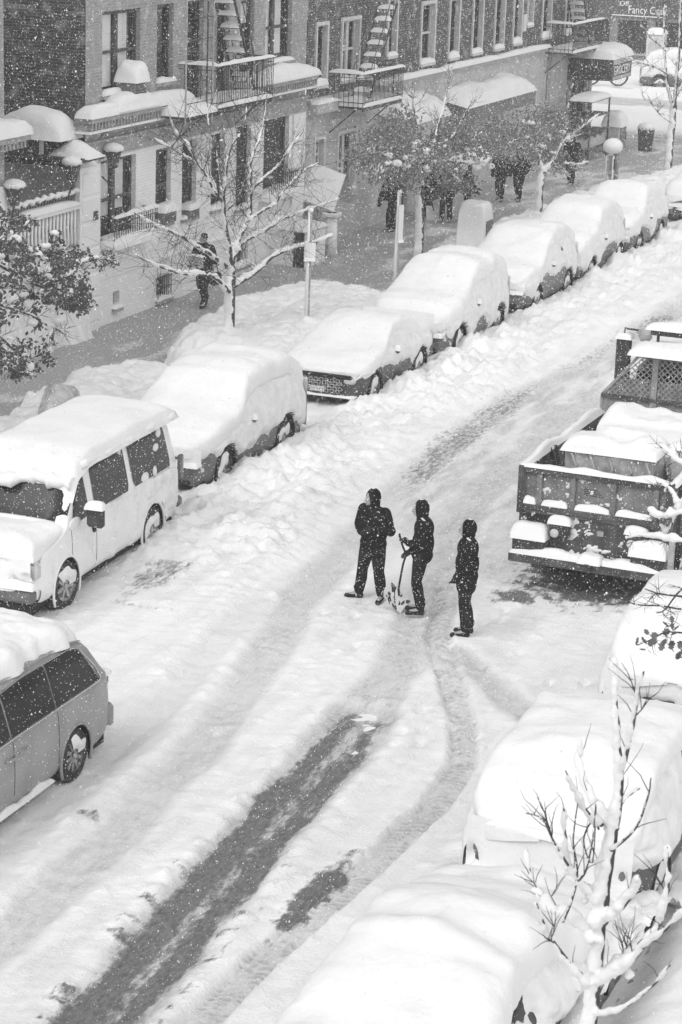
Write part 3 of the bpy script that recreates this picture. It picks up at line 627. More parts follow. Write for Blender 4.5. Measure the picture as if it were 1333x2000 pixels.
# grocery awning: quarter-round cheeks, lettered front
t = thing('grocery_awning', (BX, 86.7, 3.05), 'dark rounded shop awning lettered GROCERY with a thick snow cap', 'awning')
W, L = 1.75, 2.8
prof = [(0, 1.25), (.5, 1.22), (1.0, 1.1), (1.4, .95), (W, .82)]
P = np.array([[(a, yy, b) for yy in (0, L)] for a, b in prof]); MB().grid(P).build('curved_top', FABRIC, t, True)
for yy in (0, L): MB().add([(0, yy, -.05)]+[(a, yy, b) for a, b in prof]+[(W, yy, 0)], [tuple(range(7))]).build('side_cheek', BLACKM, t)
fp = MB().box(W, W+.03, 0, L, 0, .84).build('front_panel', FABRIC, t)
MB().box(W+.03, W+.045, .1, L-.1, .60, .80).build('name_strip', STUCCO, fp)
MB().box(W+.03, W+.045, .1, L-.1, .03, .14).build('name_strip', STUCCO, fp)
def text(s_, size, parent, loc, rot, m=LETTER, ext=.004, name='lettering', sx=1.0):
    c = bpy.data.curves.new(name, 'FONT'); c.body = s_; c.size = size; c.extrude = ext; c.align_x = 'CENTER'; c.resolution_u = 2
    q = bpy.data.objects.new(name, c); C.objects.link(q); me = bpy.data.meshes.new_from_object(q.evaluated_get(bpy.context.evaluated_depsgraph_get())); bpy.data.objects.remove(q); me.materials.clear(); me.materials.append(m)
    o = bpy.data.objects.new(name, me); C.objects.link(o); o.parent = parent; o.location = loc; o.rotation_euler = rot; o.scale = (sx, 1, 1); return o
text('GROCERY', .50, fp, (W+.034, L/2, .19), (R(90), 0, R(90)), sx=1.05)
MB().pillow(-.0, W+.08, -.1, L+.1, .80, .50, 14, 14, seed=9, p=3.6, amp=.5).build('awning_snow', SNOWF, t, True)

# shopfront clutter on the pavement below the grocery awning
t = thing('display_stand', (-24.2, 84.3, .12), 'dark framed shop stand with pale covers beside the grocery corner', 'display stand')
for xx, yy in ((0, 0), (0, 2.6), (.8, 0), (.8, 2.6)): MB().box(xx, xx+.06, yy, yy+.06, 0, 2.3).build('post', FRAME, t)
for zz in (.5, 1.1, 1.7): MB().box(.02, .84, .02, 2.64, zz, zz+.05).build('shelf', FRAME, t)
for k in range(6): MB().box(.1, .75, .15+k*.42, .5+k*.42, .55, .9+.1*(k % 2), bev=.03).build('covered_goods', STUCCO, t)
MB().box(-.05, .9, -.05, 2.7, 2.3, 2.34).build('roof_panel', STUCCOD, t); MB().pillow(-.05, .92, -.05, 2.7, 2.34, .22, seed=4).build('snow_cover', SNOWF, t, True)
t = thing('shop_freezer', (-23.9, 88.1, .12), 'pale boxy shop freezer with a rounded snow cap at the corner', 'freezer')
MB().box(0, .7, 0, 1.0, .05, 1.15, bev=.04).build('cabinet', STUCCO, t); MB().box(.7, .73, .1, .9, .2, 1.0).build('door', STUCCOD, t); MB().box(.73, .76, .8, .85, .5, .8).build('handle', FRAME, t)
MB().pillow(-.05, .78, -.05, 1.05, 1.15, .5, seed=14, skirt=.1).build('snow_cover', SNOWF, t, True)
t = thing('litter_bin', (-22.6, 89.9, .12), 'dark wire litter bin standing at the street corner', 'litter bin')
for k in range(14):
    a = 2*math.pi*k/14; MB().cyl((.26*math.cos(a), .26*math.sin(a), 0), (.34*math.cos(a), .34*math.sin(a), .95), .012, 4).build('wire', BLACKM, t)
MB().lathe([(.25, .02), (.32, .85)], 14, Matrix.Rotation(-math.pi/2, 4, 'Y')).build('liner', FRAME, t)
MB().ell((0, 0, .92), (.36, .36, .2)).build('snow_cover', SNOWF, t, True)

# portico hood and stoop wall between the two houses
t = thing('door_hood', (BX, 60.35, -.18), 'steep snow-covered door hood on a pale column between the houses', 'door hood')
U, V = np.meshgrid(np.linspace(0, 1, 12), np.linspace(-1, 1, 16), indexing='ij')
P = np.stack([U*1.0, 1.0+V*.9, 2.72-.95*np.abs(V)**1.3-.25*U+.05*fbm(U*4, V*4, 2)], -1); MB().grid(P).build('hood_snow', SNOWF, t, True)
MB().add([(0, .15, 1.72), (0, 1.85, 1.72), (0, 1.0, 2.6), (.95, .15, 1.5), (.95, 1.85, 1.5), (.95, 1.0, 2.4)], [(0, 3, 5, 2), (1, 2, 5, 4)]).build('roof_boards', STONEW, t)
MB().tube([(.9, .2, 0), (.9, .2, 1.5)], [.2, .15], 14).build('column', STONEW, t, True); MB().box(.68, 1.12, -.02, .42, 1.38, 1.5, bev=.02).build('capital', STONEW, t)
t = thing('stoop_wall', (BX, 58.1, 0), 'pale stoop side wall capped with snow beside the door hood', 'wall')
MB().box(0, 1.1, 0, .35, .1, 1.15).build('wall_body', STONEW, t); MB().box(.75, 1.15, 0, 1.4, .1, 1.1, bev=.02).build('end_pier', STONEW, t)
MB().pillow(.0, 1.2, -.05, 1.45, 1.12, .18, seed=6).build('snow_cover', SNOWF, t, True)
for k in range(4): MB().box(.1, .75, .4+k*.25, .65+k*.25, .1, .25+k*.18).build('step', STONEG, t)

# --- alley: neighbour house, balustrade wall, roofed box
b0 = thing('corner_house', (0, 0, 0), 'edge of a pale house with a snow-topped cornice at the picture left side', 'building', 'houses along the far pavement')
MB().box(BX-9, BX, 30, 43.68, 0, 11).build('wall', BRICKL, b0); MB().box(BX-.01, BX+.06, 36, 43.7, .1, 4.0).build('corner_pier', STONEW, b0)
MB().box(BX, BX+.42, 36, 44.1, 4.98, 5.1).build('cornice', STONEG, b0); MB().box(BX, BX+.3, 36, 44.0, 4.8, 4.98).build('cornice_bed', STONEG, b0)
for k in range(14): MB().box(BX+.3, BX+.38, 41.8+k*.16, 41.88+k*.16, 4.83, 4.97).build('dentil', STONEG, b0)
s = MB(); lumpy_ledge(s, BX, BX+.46, 36, 44.15, 5.1, .42, 12); s.build('ledge_snow', SNOWF, b0, True)
def lantern(x, y, z, lbl):
    t = thing('wall_lantern', (x, y, z), lbl, 'lantern', 'snow-capped lanterns by the alley')
    MB().tube([(-.3, 0, -.35), (-.1, 0, -.5), (0, 0, -.1)], .025, 6).build('bracket', BLACKM, t)
    MB().tube([(0, 0, -.12), (0, 0, .25)], [.1, .2], 6).build('lantern_body', FRAME, t)
    MB().tube([(0, 0, .25), (0, 0, .31)], [.24, .22], 6).build('lid', FRAME, t)
    MB().ell((0, 0, .33), (.25, .25, .13)).build('snow_cap', SNOWF, t, True); return t
lantern(BX+.25, 46.3, 3.92, 'dark wall lantern with a snow cap at the alley corner')
lantern(BX+.28, 48.25, 4.02, 'small dark lantern capped with snow above the white corner pier')
lantern(BX+.22, 43.72, 3.7, 'dark lantern with snow cap at the left picture edge')
t = thing('balustrade_wall', (BX, 43.7, 0), 'snow-caked balustrade above a white wall closing the alley', 'balustrade')
MB().box(-.1, .15, 0, 3.25, .1, 2.2).build('wall_body', STONEW, t)
U_, V_ = np.meshgrid(np.linspace(-.6, 3.25, 40), np.linspace(0, 1, 24), indexing='ij')
MB().grid(np.stack([.16+.10*fbm(U_*2, V_*3, 4, 4)+.45*(1-V_)**3*fbm(U_*1.5, V_*0, 5, 3), U_, .1+2.1*V_], -1)).build('plastered_snow', PLASTER, t, True)
n = 19
for k in range(n):
    yy = .12+k*3.0/(n-1); MB().tube([(.02, yy, 2.2), (.02, yy, 2.4), (.02, yy, 2.7), (.02, yy, 3.0), (.02, yy, 3.1)], [.035, .055, .035, .05, .035], 8).build('baluster', STONEW, t, True)
    MB().tube([(.05, yy-.035, 2.2), (.05, yy-.035, 3.05)], .03, 6).build('baluster_snow', SNOWF, t, True)
MB().box(-.1, .12, 0, 3.2, 3.1, 3.2).build('coping', STONEW, t); MB().pillow(-.12, .16, -.02, 3.22, 3.2, .14, 8, 20, seed=3).build('coping_snow', SNOWF, t, True)
for k in range(24): MB().tube([(-.05, .1+k*.13, 3.25), (-.02, .14+k*.13, 3.5), (.1, .2+k*.13, 3.55)], [.012, .012, .012], 5).build('spike', BLACKM, t)
MB().tube([(.1, .02+k*.11, 3.53+.03*math.sin(k*1.9)) for k in range(29)], [.055+.02*math.sin(k*2.3) for k in range(29)], 7).build('spike_snow', SNOWF, t, True)
t = thing('roofed_box', (-26.75, 46.3, 4.35), 'dark box under a big rounded snow cap on the alley ledge', 'box')
MB().box(0, 1.1, 0, .95, .0, .42).build('box_body', FRAME, t); MB().box(1.1, 1.16, 0, .1, 0, .42).build('post', TRIMW, t)
MB().pillow(-.1, 1.7, -.1, 1.0, .38, .62, 16, 10, seed=5, p=2.6, amp=.3, skirt=.05).build('snow_cap', SNOWF, t, True)
MB().pillow(1.2, 2.3, .1, 1.0, -.05, .35, 14, 10, seed=8, p=1.6, amp=.6).build('snow_heap', SNOWF, t, True)
MB().box(0, 2.2, .0, 1.05, -.12, -.02).build('shelf', FRAME, t)

# --- building across the avenue
fb = thing('shop_building', (0, 131.8, 0), 'dark shop front across the avenue with pale script lettering, half lost in snowfall', 'building')
MB().box(-60, 10, 0, 12, 0, 14).build('wall', STUCCOD, fb)
MB().box(-38, -30, -.12, 0, 2.5, 3.8).build('sign_board', PAINTD, fb)
text('Fancy Craft', .62, fb, (-33.5, -.14, 2.72), (R(90), 0, 0), name='script_lettering', sx=.8); text('Off', .42, fb, (-34.9, -.14, 3.1), (R(90), 0, 0), name='script_lettering')
MB().box(-35.6, -32.4, -.145, -.121, 2.55, 2.6).build('sign_rule', LETTER, fb)
for k in range(9): MB().box(-44+k*2.2, -42.3+k*2.2, -.03, .0, .5, 2.3).build('shop_window', GLASSD, fb)
for k in range(9): MB().box(-44.15+k*2.2, -42.15+k*2.2, -.08, .0, .35, .45).build('window_sill', STUCCO, fb)
MB().box(-60, 10, -2.6, -.02, -.02, .12).build('pavement_strip', STUCCO, fb)
t = thing('street_kiosk', (-32.4, 127.5, 0), 'pale snow-plastered kiosk standing across the avenue', 'kiosk')
MB().box(0, .95, 0, .9, 0, 1.9, bev=.06).build('cabinet', TRIMW, t); MB().box(.15, .8, -.03, 0, .6, 1.5).build('front_panel', STUCCO, t); MB().pillow(-.05, 1, -.05, .95, 1.9, .35, seed=2).build('snow_cap', SNOWF, t, True)

# bicycle half buried on the corner
def ring(mb, c, r, th, n=24, ax='x'):
    pts = [(c[0]+r*math.cos(2*math.pi*k/n)*.92, c[1]+r*math.cos(2*math.pi*k/n)*.38, c[2]+r*math.sin(2*math.pi*k/n)) for k in range(n+1)]
    mb.tube(pts, th, 6, cap=False)
t = thing('parked_bicycle', (-30.4, 114.5, .35), 'bicycle half buried in snow with only its wheel and frame showing', 'bicycle')
for xx in (0, -1.3):
    wb = MB(); ring(wb, (xx, xx*.4, .35), .46, .05); wh = wb.build('wheel', RUBBER, t, True)
    sp_ = MB()
    for k in range(8):
        a = math.pi*k/8; sp_.cyl((xx-.4*math.cos(a)*.92, xx*.4-.4*math.cos(a)*.38, .35-.4*math.sin(a)), (xx+.4*math.cos(a)*.92, xx*.4+.4*math.cos(a)*.38, .35+.4*math.sin(a)), .008, 4)
    sp_.build('spokes', STEEL, wh)
MB().tube([(0, 0, .35), (-.25, -.1, .9), (-.95, -.38, .8), (-1.3, -.52, .35), (-.65, -.26, .3), (-.25, -.1, .9)], .03, 6).build('frame', BLACKM, t)
MB().pillow(-1.1, -.6, -.6, -.1, .85, .15, seed=3).build('snow_cap', SNOWF, t, True)

# ------------------------------------------------------------------ vehicles  (local axes: front at -y, x across, z up)
def bspl(P, n):
    """uniform quadratic B-spline through control rows P[k] (k, ..., 2), clamped"""
    P = [P[0]]+list(P)+[P[-1]]; K = len(P)-2; out = []
    for s in np.linspace(0, K-1e-6, n):
        i = int(s); t = s-i
        a, b, c = P[i], P[i+1], P[i+2]; out.append((a*(1-t)**2+b*(-2*t*t+2*t+1)+c*t*t)/2)
    return np.stack(out, 0)
class Shape:
    def __init__(s, L, W, H, prof, belt, tumble, zlow=.24, taper=.16):
        s.L, s.W, s.H, s.belt, s.tumble, s.zlow, s.taper = L, W, H, belt, tumble, zlow, taper
        s.py = np.array([p[0] for p in prof]); s.pz = np.array([p[1] for p in prof])
    def top(s, y): return np.interp(y, s.py, s.pz)
    def topsm(s, y, k=.16):
        return sum(s.top(y+d) for d in (-k, -k/2, 0, k/2, k))/5
    def hw(s, y):
        t = np.clip((np.abs(y)-(s.L/2-.75))/.75, 0, 1); return s.W/2*(1-s.taper*t**2.4)
    def section(s, y, n=26):
        """half section points for stations y: array (n, len(y), 2) of (x, z), from sill to centre line"""
        y = np.asarray(y, float); w = s.hw(y); zt = s.topsm(y, .08); zb = np.minimum(s.belt, zt-.07); ze = s.H-s.belt
        wr = w-.05-s.tumble*np.clip((zt-zb)/ze, 0, 1)
        c = [(w*.90, s.zlow+0*y), (w*.985, s.zlow+.10+0*y), (w, .35+.2*zb), (w*1.0, .75*zb), (w*.985, zb-.02), (w*.965, zb+.03), ((w*.965+wr)/2, (zb+zt)/2), (wr+.01, zt-.09), (wr-.10, zt-.005), (wr*.55, zt+.025), (0*y, zt+.035)]
        return bspl([np.stack(q, -1) for q in c], n)
def carbody(sh, wheels, ra, ns=110, n=46):
    y = np.linspace(-sh.L/2, sh.L/2, ns); sec = sh.section(y, n)                # n, ns, 2
    V = []; 
    for i in range(ns):
        row = [(sec[j, i, 0], y[i], sec[j, i, 1]) for j in range(n)]; row += [(-p[0], p[1], p[2]) for p in row[-2::-1]]; V.append(row)
    V = np.array(V); m = V.shape[1]
    side = (np.abs(V[:, :, 0]) > sh.W*.30)
    for wy in wheels:
        dy = V[:, :, 1]-wy[0]; dz = V[:, :, 2]-wy[1]; d = np.hypot(dy, dz); k = side & (d < ra+.03) & (d > ra-.03)
        V[:, :, 1] = np.where(k, wy[0]+dy/d*ra, V[:, :, 1]); V[:, :, 2] = np.where(k, wy[1]+dz/d*ra, V[:, :, 2])
    mb = MB(); fs = []
    for i in range(ns-1):
        for j in range(m-1):
            q = [(i, j), (i+1, j), (i+1, j+1), (i, j+1)]; c = np.mean([V[a, b] for a, b in q], 0)
            if abs(c[0]) > sh.W*.36 and any(math.hypot(c[1]-wy[0], c[2]-wy[1]) < ra-.006 for wy in wheels): continue
            fs.append(tuple(a*m+b for a, b in q))
    mb.add(V.reshape(-1, 3), fs)
    for e, yy, sg in ((0, -sh.L/2, -1), (ns-1, sh.L/2, 1)):                     # rounded nose and tail
        ring_ = V[e]; cz = ring_[:, 2].mean(); o = len(mb.v); rings = [ring_]
        for k, (sc, dy) in enumerate(((.97, .05), (.9, .085), (.7, .10))):
            q = ring_.copy(); q[:, 0] *= sc; q[:, 2] = cz+(q[:, 2]-cz)*(sc if k else .985); q[:, 1] += sg*dy; rings.append(q)
        A = np.array(rings); mb.grid(A); mb.add(A[-1], [tuple(range(m))]); 
        mb.add([A[0, 0], A[-1, 0], A[-1, -1], A[0, -1]], [(0, 1, 2, 3)])
    return mb
def patch(sh, y0, y1, v0, v1, off=.008, n=26, cols=14, skew0=0, skew1=0, sides=(1,), cr=.0):
    """glass or trim panel lying on the body side: v0..v1 are section indices 0..1"""
    out = []
    for sg in sides:
        G = []
        for a in np.linspace(0, 1, cols):
            row = []
            for b in np.linspace(0, 1, 8):
                k = cr*(1-math.sqrt(max(0, 1-abs(2*b-1)**6))) if cr else 0
                yy = (y0+skew0*b+k)*(1-a)+(y1+skew1*b-k)*a
                s = sh.section([yy], 61)[:, 0]; v = v0+(v1-v0)*b; f = v*60; i = int(min(f, 59)); t = f-i; p = s[i]*(1-t)+s[i+1]*t
                tn = s[min(i+1, 60)]-s[i]; nn = np.array([tn[1], -tn[0]]); nn = nn/(np.linalg.norm(nn)+1e-9)
                if nn[0] < 0: nn = -nn
                row.append((sg*(p[0]+nn[0]*off), yy, p[1]+nn[1]*off))
            G.append(row)
        out.append(np.array(G))
    return out
def frontpatch(sh, y0, y1, wfrac, off=.012, n=12, vtop=1.0):
    """windscreen / rear glass: strip of the top surface across the car between two stations"""
    G = []
    for a in np.linspace(0, 1, 8):
        yy = y0+(y1-y0)*a; s = sh.section([yy], 61)[:, 0]; xs = s[::-1, 0]; zs = s[::-1, 1]; wm = s[36, 0]*wfrac
        row = [(x, yy-off*.8, float(np.interp(abs(x), xs, zs))+off) for x in np.linspace(-wm, wm, n)]; G.append(row)
    return np.array(G)
def wheel(par, x, y, r, wd, snow=.5, seed=1, spokes=7, rimmat=None, steer=0):
    e = empty('wheel', par, (x, y, r)); sg = 1 if x > 0 else -1; e.rotation_euler = (0, 0, steer)
    ty = MB().lathe([(r*.62, 0), (r*.93, 0.005), (r, -sg*.03), (r, -sg*(wd-.03)), (r*.93, -sg*wd), (r*.5, -sg*wd)], 30).build('tyre', RUBBER, e, True)
    rm = MB(); rm.lathe([(r*.64, 0.004*sg), (r*.62, -.05*sg), (r*.6, -.10*sg), (0.01, -.10*sg)], 26)
    rm.lathe([(r*.13, .0), (r*.10, .012*sg), (.001, .012*sg)], 12)
    for k in range(spokes):
        a = 2*math.pi*k/spokes+seed; M = Matrix.Rotation(a, 4, 'X'); x0, x1 = sorted((-.045*sg, -.012*sg)); rm.box(x0, x1, -.025, .025, r*.1, r*.63, M=M)
    rm.build('rim', rimmat or RIM, e)
    if snow > 0:
        s = MB(); n = 12; rs = random.Random(seed)
        a0 = rs.uniform(-.2, .8); U, V = np.meshgrid(np.linspace(0, 1, 14), np.linspace(0, 1, 7), indexing='ij')
        an = a0+math.pi*(.5+snow)*U; rr = r*(.25+.68*(V*(.35+.65*vn(U*5+seed, U*0, seed)))); rr = np.minimum(rr, r*.97)
        P = np.stack([sg*(.0+.05*np.sin(V*math.pi)*np.sin(U*math.pi)+.004), rr*np.cos(an), rr*np.sin(an)], -1); s.grid(P); s.build('caked_snow', PLASTER, e, True)
    return e
def liner(par, x, y, zc, ra, side, depth=.3, lipm=None):
    m = MB(); n = 18; an = [math.pi*k/n-.25+(.5*k/n) for k in range(n+1)]
    G = np.array([[(x-side*.012, y+(ra+.004)*math.cos(a), zc+(ra+.004)*math.sin(a)), (x-side*depth, y+(ra+.004)*math.cos(a), zc+(ra+.004)*math.sin(a))] for a in an])
    m.grid(G); m.add([g[1] for g in G], [tuple(range(n+1))]); m.build('wheel_arch', DARK, par)
    MB().tube([(x-side*.004, y+(ra-.004)*math.cos(a), zc+(ra-.004)*math.sin(a)) for a in np.linspace(-.45, math.pi+.45, 26)], .022, 6).build('arch_lip', DARK if lipm is None else lipm, par, True)
def snowshell(sh, par, t=.28, lowz=None, sidethr=.45, side_amp=.07, seed=1, over=.10, ridge=True, wheels=(), ra=.4, ns=90, n=28, frontlow=.62, rearlow=.62, m=SNOWF, nm='snow_cover', y0=None, y1=None, sm=.45, top_amp=.06, side=True, hang=.06, thr2=None):
    """blanket on top plus wind-plastered crust down the sides, laid over the body surface"""
    ya = -sh.L/2-.10 if y0 is None else y0; yb = sh.L/2+.10 if y1 is None else y1
    y = ya+(yb-ya)*(.5-.5*np.cos(np.linspace(0, math.pi, ns)))*.35+np.linspace(0, 1, ns)*(yb-ya)*.65
    yc = np.clip(y, -sh.L/2, sh.L/2); w = sh.hw(yc)
    ztop = sum(sh.top(np.clip(yc+d, -sh.L/2, sh.L/2)) for d in np.linspace(-sm, sm, 9))/9
    ztop = np.maximum(ztop, sh.topsm(yc, .05)+.0)*.6+ztop*.4
    zb = np.minimum(sh.belt, ztop-.07); wr = w-.05-sh.tumble*np.clip((ztop-zb)/(sh.H-sh.belt), 0, 1)
    endt = np.minimum(1, (np.minimum(y-ya, yb-y)/.35)); end = np.sqrt(np.clip(1-(1-np.clip(endt, 0, 1))**2, 0, 1))
    tt = t*(.35+.65*end)*(.65+.7*fbm(y*1.1, y*0+seed, seed, 3))
    # blanket
    o_ = over*(.4+.6*end)*(.6+.8*fbm(y*2.2, y*0, seed+4, 3)); dr = hang*(.5+1.0*fbm(y*2.5, y*0, seed+6, 3))
    edge = wr*(.93+.07*end)
    c = [(edge-.20, ztop-.05-dr*.2), (edge-.02, ztop-.10-dr), (edge+o_*.9, ztop-.12-dr), (edge+o_*1.15, ztop+tt*.25-dr*.5), (edge+o_*.9, ztop+tt*.75), (edge-.10, ztop+tt*.98), (edge*.6, ztop+tt*1.06), (0*y, ztop+tt*1.12)]
    sec = bspl([np.stack(q, -1) for q in c], n)
    V = []
    for i in range(ns):
        row = [(sec[j, i, 0], y[i], sec[j, i, 1]) for j in range(n)]; row += [(-p[0], p[1], p[2]) for p in row[-2::-1]]; V.append(row)
    V = np.array(V); V[:, :, 2] += top_amp*(fbm(V[:, :, 0]*1.6, V[:, :, 1]*1.6, seed+9, 4)-.5)*2+.035*(fbm(V[:, :, 0]*5, V[:, :, 1]*5, seed+19, 4)-.5)
    V[:, :, 0] += .035*(fbm(V[:, :, 1]*3, V[:, :, 2]*3+V[:, :, 0], seed+7, 3)-.5)
    mb = MB().grid(V); k = V.shape[1]
    for e, sg in ((0, -1), (ns-1, 1)):
        r_ = V[e]; c0 = r_.mean(0); q = [r_]
        for sc, dy in ((.9, .05), (.6, .08), (.1, .09)):
            z_ = c0+(r_-c0)*sc; z_[:, 1] += sg*dy; q.append(z_)
        mb.grid(np.array(q))
    sn = mb.build(nm, m, par, True)
    if side:
        yy = np.linspace(-sh.L/2, sh.L/2, 120); s2 = sh.section(yy, 48); keep = 35
        s2 = s2[:keep]; X = s2[:, :, 0].T; Z = s2[:, :, 1].T; YY = np.repeat(yy[:, None], keep, 1)
        for sg in ((1, -1)):
            nz = fbm(YY*1.2+3*sg, Z*1.9, seed+11, 5); up = ss(.35, 1.0, Z)
            st_ = sidethr if sg > 0 or thr2 is None else thr2
            off = -.03+(side_amp+.03)*ss(st_-.12, st_+.12, nz+.42*(up-.5))+.010*(fbm(YY*2.5, Z*5, seed+13, 3)-.5)
            hi = ss(-.18, .05, Z-ztopi(sh, yy)[:, None]); off = off*(1-.6*hi)
            for wy in wheels:
                d = np.hypot(YY-wy[0], Z-wy[1]); off = np.where(d < ra+.06, -.03+(off+.03)*ss(ra-.01, ra+.09, d), off)
            P = np.stack([sg*(X+off), YY, Z+np.where(off > 0, .01, 0)], -1)
            fs = []; a, b = X.shape
            for i in range(a-1):
                for j in range(b-1):
                    cy, cz = yy[i], Z[i, j]
                    if off[i, j] < -.02 and off[i+1, j] < -.02 and off[i, j+1] < -.02 and off[i+1, j+1] < -.02: continue
                    if any(math.hypot(cy-wy[0], cz-wy[1]) < ra+.01 for wy in wheels): continue
                    fs.append((i*b+j, (i+1)*b+j, (i+1)*b+j+1, i*b+j+1))
            MB().add(P.reshape(-1, 3), fs).build('snow_crust', PLASTER, par, True)
    return sn
def ztopi(sh, y): return sh.topsm(y, .08)
SUVP = lambda L: [(-L/2, .80), (-L/2+.18, .98), (-L/2+.95, 1.10), (-L/2+1.35, 1.18), (-L/2+2.0, 1.60), (-L/2+2.5, 1.70), (L/2-.9, 1.68), (L/2-.35, 1.55), (L/2-.06, 1.05), (L/2, .95)]
SEDP = lambda L: [(-L/2, .68), (-L/2+.2, .82), (-L/2+1.0, .93), (-L/2+1.35, .99), (-L/2+2.1, 1.38), (-L/2+2.6, 1.45), (L/2-1.7, 1.42), (L/2-.85, 1.08), (L/2-.1, 1.0), (L/2, .85)]
HATP = lambda L: [(-L/2, .70), (-L/2+.2, .86), (-L/2+.85, .98), (-L/2+1.2, 1.05), (-L/2+1.9, 1.45), (-L/2+2.4, 1.52), (L/2-1.0, 1.50), (L/2-.3, 1.25), (L/2-.08, .95), (L/2, .85)]
def facegrille(par, yf, W, z0, z1, rows=5, cols=9, honey=True):
    g = MB().box(-W/2, W/2, yf-.02, yf+.03, z0, z1).build('grille', DARK, par)
    b = MB()
    for r_ in range(rows):
        for c in range(cols):
            cx = -W/2+(c+.5+(r_ % 2)*.5)*W/(cols+.5); cz = z0+(r_+.5)*(z1-z0)/rows
            if honey: b.tube([(cx+.045*math.cos(k*math.pi/3), yf-.03, cz+.035*math.sin(k*math.pi/3)) for k in range(7)], .009, 4, cap=False)
    b.build('grille_mesh', CHROME, g); return g
def car(name, lbl, loc, rotz=0.0, kind='suv', L=4.6, W=1.86, paint=PAINTG, r=.34, seed=1, t=.30, thr=.5, face=False, wb=None, sink=0.0, cat='car', group='snow-buried cars parked along the far kerb', amp=.07, over=.10, wsnow=.5, topa=.06, sm=.45, thr2=None):
    T = thing(name, loc, lbl, cat, group, rotz)
    prof = dict(suv=SUVP, sedan=SEDP, hatch=HATP)[kind](L); H = max(p[1] for p in prof)
    belt = {'suv': 1.02, 'sedan': .90, 'hatch': .95}[kind]
    sh = Shape(L, W, H, prof, belt, {'suv': .17, 'sedan': .22, 'hatch': .2}[kind])
    wb = wb or L*.60; yf = -L/2+.86; wh = [(yf, r), (yf+wb, r)]; ra = r+.065
    b = carbody(sh, wh, ra).build('body', paint, T, True)
    MB().box(-W/2+.12, W/2-.12, -L/2+.15, L/2-.15, .17, .55).build('underbody', DARK, T)
    for (wy, wz) in wh:
        for sg in (1, -1):
            wheel(T, sg*(W/2-.03), wy, r, .21, wsnow, seed+int(wy*3)+sg); liner(T, sg*(sh.hw(wy)-.0), wy, wz, ra, sg)
    yw0 = -L/2+{'suv': 1.38, 'sedan': 1.40, 'hatch': 1.25}[kind]; yw1 = yw0+.68
    MB().grid(frontpatch(sh, yw0, yw1, .93)).build('windscreen', GLASSD, T, True)
    yr0, yr1 = {'suv': (L/2-.34, L/2-.10), 'sedan': (L/2-1.6, L/2-.95), 'hatch': (L/2-.9, L/2-.32)}[kind]
    MB().grid(frontpatch(sh, yr0, yr1, .9)).build('rear_window', GLASSD, T, True)
    zz = {'suv': (yw1-.30, L/2-.75), 'sedan': (yw1-.35, L/2-1.5), 'hatch': (yw1-.3, L/2-.9)}[kind]; n3 = 3 if kind == 'suv' else 2; ww = (zz[1]-zz[0])/n3
    for k in range(n3):
        for sg in (1, -1):
            for G in patch(sh, zz[0]+k*ww+.03, zz[0]+(k+1)*ww-.03, .50, .70, cols=8, skew0=.28 if k == 0 else 0, skew1=-.2 if k == n3-1 else 0, sides=(sg,)): MB().grid(G).build('side_window', GLASSD, T, True)
    for sg in (1, -1):
        MB().box(-.05, .07, -.04, .06, -.06, .06, M=Matrix.Translation((sg*(W/2+.04), yw0+.55, belt+.07)), bev=.03).build('wing_mirror', paint, T)
        MB().pillow(-.07, .09, -.07, .08, belt+.12, .07, 8, 8, M=Matrix.Translation((sg*(W/2+.05), yw0+.55, 0)), seed=seed, skirt=.05).build('mirror_snow', PLASTER, T, True)
        for hy in (yw1+.35, yw1+1.2):
            MB().box(sg*(W/2)-.01, sg*(W/2)+.02, hy, hy+.16, belt-.12, belt-.085, bev=.008).build('door_handle', paint, T)
        hl = MB().ell((sg*(sh.hw(-L/2)*.84), -L/2-.03, belt*.72), (.17, .08, .075)).build('headlight', LAMPG, T, True)
        MB().ell((sg*(sh.hw(L/2)*.88), L/2+.02, belt*.88), (.12, .07, .12)).build('tail_light', TAILG, T, True)
    MB().box(-W*.36, W*.36, -L/2-.12, -L/2-.04, .26, .36, bev=.03).build('bumper_lip', DARK, T)
    MB().box(-W*.38, W*.38, L/2+.04, L/2+.13, .30, .42, bev=.03).build('rear_bumper', DARK, T)
    if face: facegrille(T, -L/2-.10, W*.62, .40, .68); MB().box(-W*.40, W*.40, -L/2-.115, -L/2-.06, .69, .78, bev=.02).build('bonnet_edge', DARK, T)
    else: MB().box(-W*.25, W*.25, -L/2-.115, -L/2-.07, .42, .60, bev=.02).build('grille', DARK, T)
    MB().box(-.16, .16, -L/2-.13, -L/2-.115, .40, .50).build('number_plate', SIGNW, T)
    snowshell(sh, T, t, sidethr=thr, side_amp=amp, seed=seed, over=over, wheels=wh, ra=ra, top_amp=topa, sm=sm, thr2=thr2, y0=(-sh.L/2+.14 if face else None))
    s = MB(); s.pillow(-W*.44, W*.44, -L/2-(.13 if face else .16), -L/2+.1, .30 if face else .60, .07 if face else .16, 16, 8, seed=seed+2, amp=.8, sc=3); s.build('bumper_snow', SNOWF, T, True)
    U, V = np.meshgrid(np.linspace(-1, 1, 40), np.linspace(0, 1, 16), indexing='ij')
    for sg, z0, th in ((1, .34, .20), (-1, .50, .40)):
        if sg < 0 and face: continue
        nz = fbm(U*2.2+seed, V*1.8, seed+sg, 4); of = -.05+.13*ss(th, th+.16, nz+.3*(V-.3))-.10*np.abs(U)**6
        MB().grid(np.stack([U*W*.46, sg*(L/2+.07+of), z0+(.95 if sg > 0 else .42)*V], -1)).build('plastered_snow', SNOWF, T, True)
    return T, sh
G1 = 'snow-buried cars parked along the far kerb'
XO = -16.55
